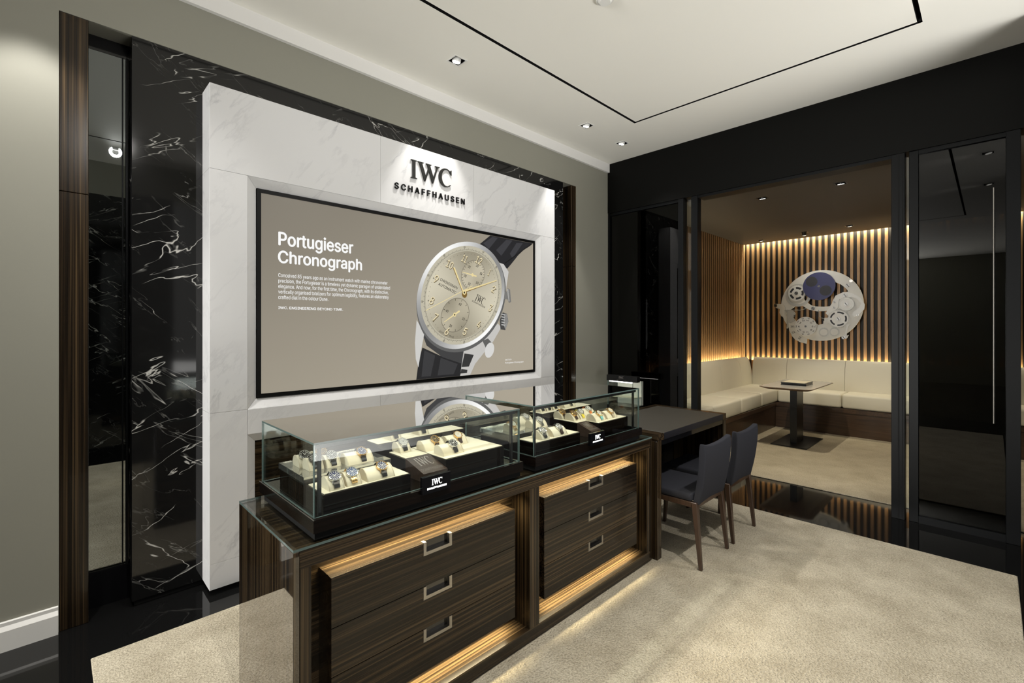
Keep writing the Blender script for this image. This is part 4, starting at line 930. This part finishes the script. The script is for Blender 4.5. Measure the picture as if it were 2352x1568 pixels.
# ------------------------------------------------------------------ trays
def tray(lab, x0, x1, y0, y1, z1, z0=.8127, body='darkwood', top='suede', squares=()):
    t = thing('watch_tray', lab, 'tray', ((x0+x1)/2, (y0+y1)/2, z0), 'trays inside the glass cases')
    obj('tray_body', box(BM(), x0, x1, y0, y1, z0, z1-.003, .001), body, t)
    obj('lining', box(BM(), x0+.005, x1-.005, y0+.005, y1-.005, z1-.0029, z1, .001), top, t)
    for sx, sy, sw, sd in squares: obj('lining_seam', slab(BM(), (sx, sx+sw), (sy, sy+sd), z1+.0001, z1+.0005, [(sx+.001, sx+sw-.001, sy+.001, sy+sd-.001)]), 'suededge', t)
    return t
def plate_tray(lab, x0, xm, x1, yl, y0, y1, z1):
    t = thing('watch_tray', lab, 'tray', ((x0+x1)/2, (y0+y1)/2, .8127), 'trays inside the glass cases')
    b = BM(); prism(b, [(x0, yl), (xm, yl), (xm, y0), (x1, y0), (x1, y1), (x0, y1)], 'Z', .8127, z1-.003); obj('tray_body', b, 'darkwood', t)
    obj('lining', box(BM(), x0+.005, xm-.002, yl+.003, y1-.005, z1-.0029, z1, .001), 'suede', t); obj('lining', box(BM(), xm+.003, x1-.005, y0+.006, y1-.005, z1-.0029, z1-.0005, .001), 'suede', t)
    pl = BM(); prism(pl, [(yl-.0005, .8127), (y0-.012, .8127), (y0-.012, .846), (yl-.0005, z1+.0005)], 'X', x0, xm-.0005); pb = obj('name_plate', pl, 'plate', t, label='sloping dark wood name plate')
    a = math.atan2(z1+.0005-.846, yl-y0+.0115); Lp = math.hypot(z1-.8455, yl-y0+.0115)
    R = Matrix.Translation((x0, y0-.012, .846)) @ Matrix.Rotation(a, 4, 'X'); wd = xm-x0
    for L in (L_I, L_W, L_C):
        bm = poly_bm(L, .0009, wd*.60/2.69, Lp*.46, wd*.20, Lp*.42); obj('letter', xform(bm, R), 'silverletter', pb)
    bm = fit(text_bm('SCHAFFHAUSEN', .0009, .01, 1.1), wd*.06, wd*.94, Lp*.14, Lp*.12, bounds(text_bm('H', 0, .01))[3]); obj('lettering', xform(bm, R), 'silverletter', pb)
    for qx, qy in ((1.0, 0), ):
        obj('lining_seam', slab(BM(), (x0+.02, xm-.012), (yl+.012, yl+.075), z1+.0001, z1+.0005, [(x0+.021, xm-.013, yl+.013, yl+.074)]), 'suededge', t)
    return t
def riser(lab, x0, x1, y0, y1, z1):
    t = thing('watch_riser', lab, 'tray', ((x0+x1)/2, (y0+y1)/2, .8127), 'trays inside the glass cases')
    obj('riser_body', box(BM(), x0+.004, x1-.004, y0+.004, y1-.004, .8127, z1-.022), 'darkwood', t)
    obj('metal_tray', box(BM(), x0, x1, y0, y1, z1-.0215, z1, .0008), 'acrylic', t, label='mirror-finish metal tray')
    return t
TF1 = tray('low cream-lined tray at the front left of the left glass case', .622, .945, 1.498, 1.640, .868)
TR1 = riser('mirrored metal riser at the back left of the left glass case', .622, .960, 1.664, 1.915, .885)
TP1 = plate_tray('cream-lined tray with a sloping name plate in the right half of the left glass case', 1.010, 1.122, 1.440, 1.640, 1.522, 1.780, .880)
TB1 = tray('raised cream-lined tray along the back of the left glass case', .975, 1.440, 1.800, 1.905, .915, squares=((1.0, 1.825, .06, .06), (1.10, 1.825, .07, .06), (1.25, 1.825, .07, .06), (1.34, 1.825, .07, .06)))
TF2 = tray('low cream-lined tray at the front left of the right glass case', 1.605, 1.945, 1.485, 1.605, .868, squares=((1.612, 1.50, .05, .08),))
TR2 = riser('mirrored metal riser at the back left of the right glass case', 1.625, 1.945, 1.655, 1.905, .872)
TP2 = plate_tray('cream-lined tray with a sloping name plate in the right half of the right glass case', 2.070, 2.155, 2.445, 1.600, 1.515, 1.780, .880)
TB2 = tray('raised cream-lined tray along the back of the right glass case', 1.995, 2.465, 1.790, 1.900, .915, squares=((2.36, 1.82, .07, .05),))

# ------------------------------------------------------------------ watches and their pillows
PP = [(.030, 0), (.033, .012), (.031, .024), (.025, .033), (.016, .038), (.006, .039), (-.006, .035), (-.018, .026), (-.027, .014), (-.033, .002), (-.033, 0)]
pill = {}
def pillow(cx, cy, z, Lh, lab, grp):
    k = round(Lh, 3)
    if k not in pill:
        t = thing('watch_pillow', lab, 'cushion', (cx, cy, z), grp)
        b = BM(); prism(b, [(cy+p[0], z+p[1]) for p in PP], 'X', cx-Lh/2+.003, cx+Lh/2-.003); obj('cushion', b, 'suede', t, smooth=50)
        for s in (-1, 1):
            b = BM(); prism(b, [(cy+p[0]*1.05, z+max(0, p[1]*1.04)) for p in PP], 'X', cx+s*(Lh/2-.003)-.0016, cx+s*(Lh/2-.003)+.0016); obj('piping', b, 'suededge', t, smooth=50)
        pill[k] = t; return t
    c = copy_tree(pill[k], Vector((cx, cy, z))-pill[k].location); c['label'] = lab; c['group'] = grp; return c
def lathe(prof, n=28):
    b = BM(); R = []
    for r, z in prof: R.append([b.verts.new((r*math.cos(2*PI*i/n), r*math.sin(2*PI*i/n), z)) for i in range(n)])
    for A, B_ in zip(R, R[1:]):
        for i in range(n): b.faces.new((A[i], A[(i+1) % n], B_[(i+1) % n], B_[i]))
    b.faces.new(R[0][::-1]); bmesh.ops.recalc_face_normals(b, faces=b.faces); return b
TILT = Matrix.Rotation(math.radians(42), 4, 'X')
proto = {}
def watch_meshes():
    Mx = TILT
    b = lathe([(.017, -.0048), (.0198, -.004), (.0203, -.001), (.0198, .0022), (.0192, .0038), (.0172, .0040), (.0166, .0026)])
    for sx in (-1, 1):
        for sy in (-1, 1):
            prism(b, [(sy*.0155, -.0035), (sy*.0245, -.0075), (sy*.0255, -.0055), (sy*.0165, .0012)], 'X', sx*.0108-.0014, sx*.0108+.0014)
    bmesh.ops.recalc_face_normals(b, faces=b.faces); proto['case'] = xform(b, Mx)
    b = BM(); b.faces.new([b.verts.new((.0168*math.cos(2*PI*i/28), .0168*math.sin(2*PI*i/28), .0027)) for i in range(28)]); proto['dial'] = xform(b, Mx)
    b = BM()
    for i in range(12):
        a = 2*PI*i/12; t = BM(); box(t, .0112, .0158, -.0007, .0007, .0028, .0031); xform(t, Matrix.Rotation(a, 4, 'Z')); merge(b, t)
    for a, L, w_ in ((2.2, .0085, .0007), (.75, .0125, .00055)):
        t = BM(); box(t, -.002, L, -w_, w_, .0032, .0035); xform(t, Matrix.Rotation(a, 4, 'Z')); merge(b, t)
    cyl(b, (0, 0, .0034), .0011, .0011, .0008, n=10); proto['hands'] = xform(b, Mx)
    b = BM()
    for (x_, y_) in ((0, -.0068), (-.0068, 0), (.0068, 0)):
        lp = [(x_+.0036*math.cos(2*PI*i/16), y_+.0036*math.sin(2*PI*i/16)) for i in range(16)]; li = [(x_+.0030*math.cos(2*PI*i/16), y_+.0030*math.sin(2*PI*i/16)) for i in range(16)]
        A = [b.verts.new((*p, .00285)) for p in lp]; B_ = [b.verts.new((*p, .00285)) for p in li]
        for i in range(16): b.faces.new((A[i], A[(i+1) % 16], B_[(i+1) % 16], B_[i]))
    proto['subdials'] = xform(b, Mx)
    b = BM(); cyl(b, (.0222, 0, -.0003), .0032, .0032, .0042, 'X', 14)
    cyl(b, (.0205, .0085, -.0003), .0020, .0020, .004, 'X', 10); cyl(b, (.0205, -.0085, -.0003), .0020, .0020, .004, 'X', 10); proto['crown'] = xform(b, Mx)
    # strap: follows the pillow down in front and behind (frame: dial at origin, pillow axis below/behind)
    def band(pts, wd):
        t = BM(); rows = []
        for (y, z) in pts: rows.append([t.verts.new((-wd, y, z)), t.verts.new((wd, y, z)), t.verts.new((wd, y+.0012, z-.0022)), t.verts.new((-wd, y+.0012, z-.0022))])
        for A, B_ in zip(rows, rows[1:]):
            for i in range(4): t.faces.new((A[i], A[(i+1) % 4], B_[(i+1) % 4], B_[i]))
        t.faces.new(rows[0]); t.faces.new(rows[-1][::-1]); bmesh.ops.recalc_face_normals(t, faces=t.faces); return t
    front = [(-.0135, -.0155), (-.0200, -.0215), (-.0240, -.0280), (-.0245, -.0320)]
    back = [(.0135, .0085), (.0230, .0090), (.0330, .0045), (.0405, -.004), (.0445, -.015), (.0445, -.026), (.041, -.0315)]
    b = band(front, .0096); merge(b, band(back, .0096)); proto['strap'] = b
    b = BM()
    for pl in (front, back):
        for (p, q) in zip(pl, pl[1:]):
            n_ = max(1, round(math.hypot(q[0]-p[0], q[1]-p[1])/.0048))
            for i in range(n_):
                u = (i+.5)/n_; yy, zz = p[0]+(q[0]-p[0])*u, p[1]+(q[1]-p[1])*u; a = math.atan2(q[1]-p[1], q[0]-p[0])
                for xx, ww in ((0, .0046), (-.0073, .0022), (.0073, .0022)):
                    t = BM(); box(t, xx-ww, xx+ww, -.0021, .0021, -.0012, .0012, .0004); xform(t, Matrix.Translation((0, yy, zz)) @ Matrix.Rotation(a, 4, 'X')); merge(b, t)
    proto['bracelet'] = b
watch_meshes()
pm = {}
for k_, b in proto.items():
    b.normal_update(); me = bpy.data.meshes.new('watch_'+k_); b.to_mesh(me); b.free(); me.materials.append(M['chrome']); pm[k_] = me
    if k_ in ('case', 'crown'):
        for p in me.polygons: p.use_smooth = True
        me.set_sharp_from_angle(angle=math.radians(35))
cm = {}
def colm(c, rough=.35):
    k_ = tuple(c)
    if k_ not in cm: cm[k_] = plain('colour_%d' % len(cm), c, rough)
    return cm[k_]
NAVY, BLK, WHT, SILV, CHAR = (.012, .022, .085), (.012, .012, .012), (.62, .60, .54), (.50, .49, .45), (.035, .036, .038)
BRN, YEL, ORG_, TEAL, TAN = (.035, .017, .010), (.80, .66, .06), (.75, .22, .05), (.20, .52, .50), (.50, .42, .30)
HAND_L, HAND_G = (.80, .79, .74), (.62, .42, .16)
def watch(x, y, z, case, dial, strap, lab, chrono=False, hands=HAND_L, bracelet=None):
    t = thing('wristwatch', lab, 'watch', (x, y, z), 'wristwatches on display')
    def part(name, me, m):
        o = bpy.data.objects.new(name, pm[me]); COL.objects.link(o); o.parent = t; o.material_slots[0].link = 'OBJECT'; o.material_slots[0].material = m; return o
    part('watch_case', 'case', M[case]); part('dial', 'dial', colm(dial, .25)); part('hands', 'hands', colm(hands, .3))
    if chrono: part('subdials', 'subdials', colm(hands, .3))
    part('crown', 'crown', M[case])
    if bracelet: part('bracelet', 'bracelet', M[bracelet])
    else: part('strap', 'strap', colm(strap, .6))
    return t
S_, L_ = .056, .108
#      x      y      tray z  L   case    dial  strap  chrono hands bracelet  | where (watch) | pillow text
W = [
 (.679, 1.807, .885, S_, 'chrome', BLK, BLK, 0, HAND_L, None, 'steel watch with black dial at the far left back of the mirrored riser, left case', 'short cream pillow at the back left corner of the left case riser'),
 (.745, 1.820, .885, S_, 'bronze', BLK, BRN, 1, HAND_G, None, 'bronze watch with black dial behind the black post of the left case', 'short cream pillow under the bronze watch on the left case riser'),
 (.688, 1.737, .885, S_, 'ceramic', CHAR, BLK, 1, HAND_L, None, 'all-black watch on the front edge of the left case riser, seen through the glass corner', 'short cream pillow under the all-black watch on the left case riser'),
 (.750, 1.731, .885, S_, 'chrome', CHAR, BLK, 1, HAND_L, None, 'steel watch with wide black strap just right of the black post, left case', 'short cream pillow just right of the black post on the left case riser'),
 (.856, 1.705, .885, L_, 'gold', NAVY, BLK, 0, HAND_L, None, 'gold watch with dark blue dial on the long pillow of the left case riser', 'long cream pillow at the right end of the left case riser'),
 (.673, 1.533, .868, S_, 'chrome', NAVY, BLK, 1, HAND_L, None, 'steel watch with deep blue dial at the left of the front tray, left case', 'short cream pillow at the left of the front tray, left case'),
 (.735, 1.535, .868, S_, 'chrome', (.05, .085, .20), BLK, 1, HAND_L, 'gold', 'steel watch with light blue dial on a gold bracelet, front tray of the left case', 'short cream pillow in the middle of the front tray, left case'),
 (.845, 1.530, .868, L_, 'gold', NAVY, BLK, 1, HAND_L, None, 'gold chronograph with dark dial on the long pillow of the front tray, left case', 'long cream pillow at the right of the front tray, left case'),
 (1.063, 1.745, .880, S_, 'chrome', SILV, BLK, 1, CHAR, None, 'steel watch with silver dial and black strap left of the divider, left case', 'short cream pillow alone left of the divider in the left case'),
 (1.188, 1.690, .8795, L_, 'gold', BLK, BRN, 1, HAND_G, None, 'gold watch with black dial on the middle pillow of the name-plate tray, left case', 'long cream pillow in the middle left of the name-plate tray, left case'),
 (1.200, 1.578, .8795, L_, 'chrome', BLK, BLK, 1, HAND_L, None, 'steel watch with black dial at the front of the name-plate tray, left case', 'long cream pillow at the front of the name-plate tray, left case'),
 (1.312, 1.690, .8795, L_, 'gold', WHT, BRN, 0, HAND_G, None, 'slim gold watch with cream dial, right of the name-plate tray, left case', 'long cream pillow at the right of the name-plate tray, left case'),
 (1.072, 1.835, .915, S_, 'gold', WHT, BLK, 0, HAND_G, None, 'watch with black strap on the left of the raised back tray, left case', 'short cream pillow on the left of the raised back tray, left case'),
 (1.215, 1.835, .915, S_, 'chrome', WHT, BLK, 0, CHAR, None, 'watch with black strap in the middle of the raised back tray, left case', 'short cream pillow in the middle of the raised back tray, left case'),
 (1.695, 1.520, .868, S_, 'chrome', CHAR, CHAR, 1, HAND_L, None, 'steel watch with grey strap behind the front glass corner of the right case', 'short cream pillow behind the front glass corner of the right case'),
 (1.818, 1.520, .868, L_, 'chrome', CHAR, BRN, 1, HAND_L, None, 'large steel watch with dark brown strap on the front tray of the right case', 'long cream pillow on the front tray of the right case'),
 (1.886, 1.815, .872, L_, 'chrome', SILV, SILV, 0, CHAR, 'chrome', 'steel bracelet watch on the rear pillow of the right case riser', 'long cream pillow at the rear of the right case riser'),
 (1.872, 1.700, .872, L_, 'chrome', SILV, SILV, 1, CHAR, 'chrome', 'steel bracelet watch on the front pillow of the right case riser', 'long cream pillow at the front of the right case riser'),
 (1.690, 1.719, .872, S_, 'gold', SILV, SILV, 0, HAND_G, 'gold', 'two-tone bracelet watch at the left end of the right case riser', 'short cream pillow at the left end of the right case riser'),
 (2.112, 1.740, .880, S_, 'gold', BRN, BRN, 1, HAND_G, None, 'rose gold watch with brown strap at the back left of the name-plate tray, right case', 'short cream pillow at the back left of the name-plate tray, right case'),
 (2.118, 1.660, .880, S_, 'gold', BRN, BRN, 1, HAND_G, None, 'rose gold watch with dark strap just behind the name plate, right case', 'short cream pillow just behind the name plate, right case'),
 (2.190, 1.668, .8795, S_, 'chrome', WHT, YEL, 1, CHAR, None, 'steel watch with bright yellow strap, right case', 'short white pillow under the yellow-strapped watch, right case'),
 (2.308, 1.700, .8795, L_, 'chrome', WHT, ORG_, 0, CHAR, None, 'steel watch with orange strap, right case', 'long white pillow under the orange-strapped watch, right case'),
 (2.222, 1.562, .8795, .098, 'gold', WHT, TEAL, 0, CHAR, None, 'watch with pale teal strap at the front of the name-plate tray, right case', 'long white pillow under the teal-strapped watch, right case'),
 (2.335, 1.562, .8795, .098, 'gold', WHT, TAN, 0, HAND_G, None, 'gold watch with beige strap at the right end of the name-plate tray, right case', 'long white pillow at the right end of the name-plate tray, right case'),
 (2.035, 1.840, .915, .050, 'chrome', BLK, BLK, 0, HAND_L, None, 'black-strapped watch at the left end of the raised back tray, right case', 'short white pillow at the left end of the raised back tray, right case'),
 (2.092, 1.840, .915, .050, 'chrome', BLK, BLK, 0, HAND_L, None, 'black-strapped watch second from the left on the raised back tray, right case', 'short white pillow second from the left on the raised back tray, right case'),
 (2.149, 1.840, .915, .050, 'chrome', BLK, BLK, 0, HAND_L, None, 'black-strapped watch third from the left on the raised back tray, right case', 'short white pillow third from the left on the raised back tray, right case'),
 (2.290, 1.835, .915, L_, 'chrome', SILV, SILV, 0, CHAR, 'chrome', 'steel bracelet watch on the right of the raised back tray, right case', 'long white pillow on the right of the raised back tray, right case')]
for (x, y, z, Lh, case, dial_, strap_, chro, hnd, brc, lab, plab) in W:
    off = .012 if Lh > .09 else 0
    pillow(x-off, y+.012, z+.0002, Lh, plab, 'cream watch pillows')
    watch(x, y, z+.0405, case, dial_, strap_, lab, chro, hnd, brc)

# ------------------------------------------------------------------ small lit display by the dark wall
sd = thing('pedestal_display', 'small lit glass showcase on a dark pedestal in front of the dark glass wall', 'display case', (4.30, 2.69, 0))
obj('pedestal', box(BM(), 4.20, 4.41, 2.535, 2.855, .0, .60, .002), 'blackgloss', sd)
obj('back_board', box(BM(), 4.385, 4.405, 2.545, 2.845, .601, .848), 'artwhite', sd)
obj('header', box(BM(), 4.205, 4.265, 2.50, 2.86, .852, .912, .001), 'black', sd)
glasspane(sd, 4.20, 4.206, 2.545, 2.845, .601, .851, 'x'); glasspane(sd, 4.207, 4.384, 2.545, 2.551, .601, .851, 'y'); glasspane(sd, 4.207, 4.384, 2.839, 2.845, .601, .851, 'y')
obj('lamp_strip', box(BM(), 4.212, 4.225, 2.56, 2.83, .842, .8515), emit_mat('case_led', (1, .97, .9), 9), sd)
obj('shelf', box(BM(), 4.25, 4.384, 2.555, 2.835, .68, .686), 'suede', sd)
for L in (L_I, L_W, L_C): obj('letter', on_x(poly_bm(L, .001, .060/2.69, .024, -2.71, .880), 4.204), 'silverletter', sd)
obj('lettering', on_x(fit(text_bm('SCHAFFHAUSEN', .001, .01, 1.1), -2.735, -2.625, .864, .008, bounds(text_bm('H', 0, .01))[3]), 4.204), 'silverletter', sd)
bpy.context.view_layer.update()
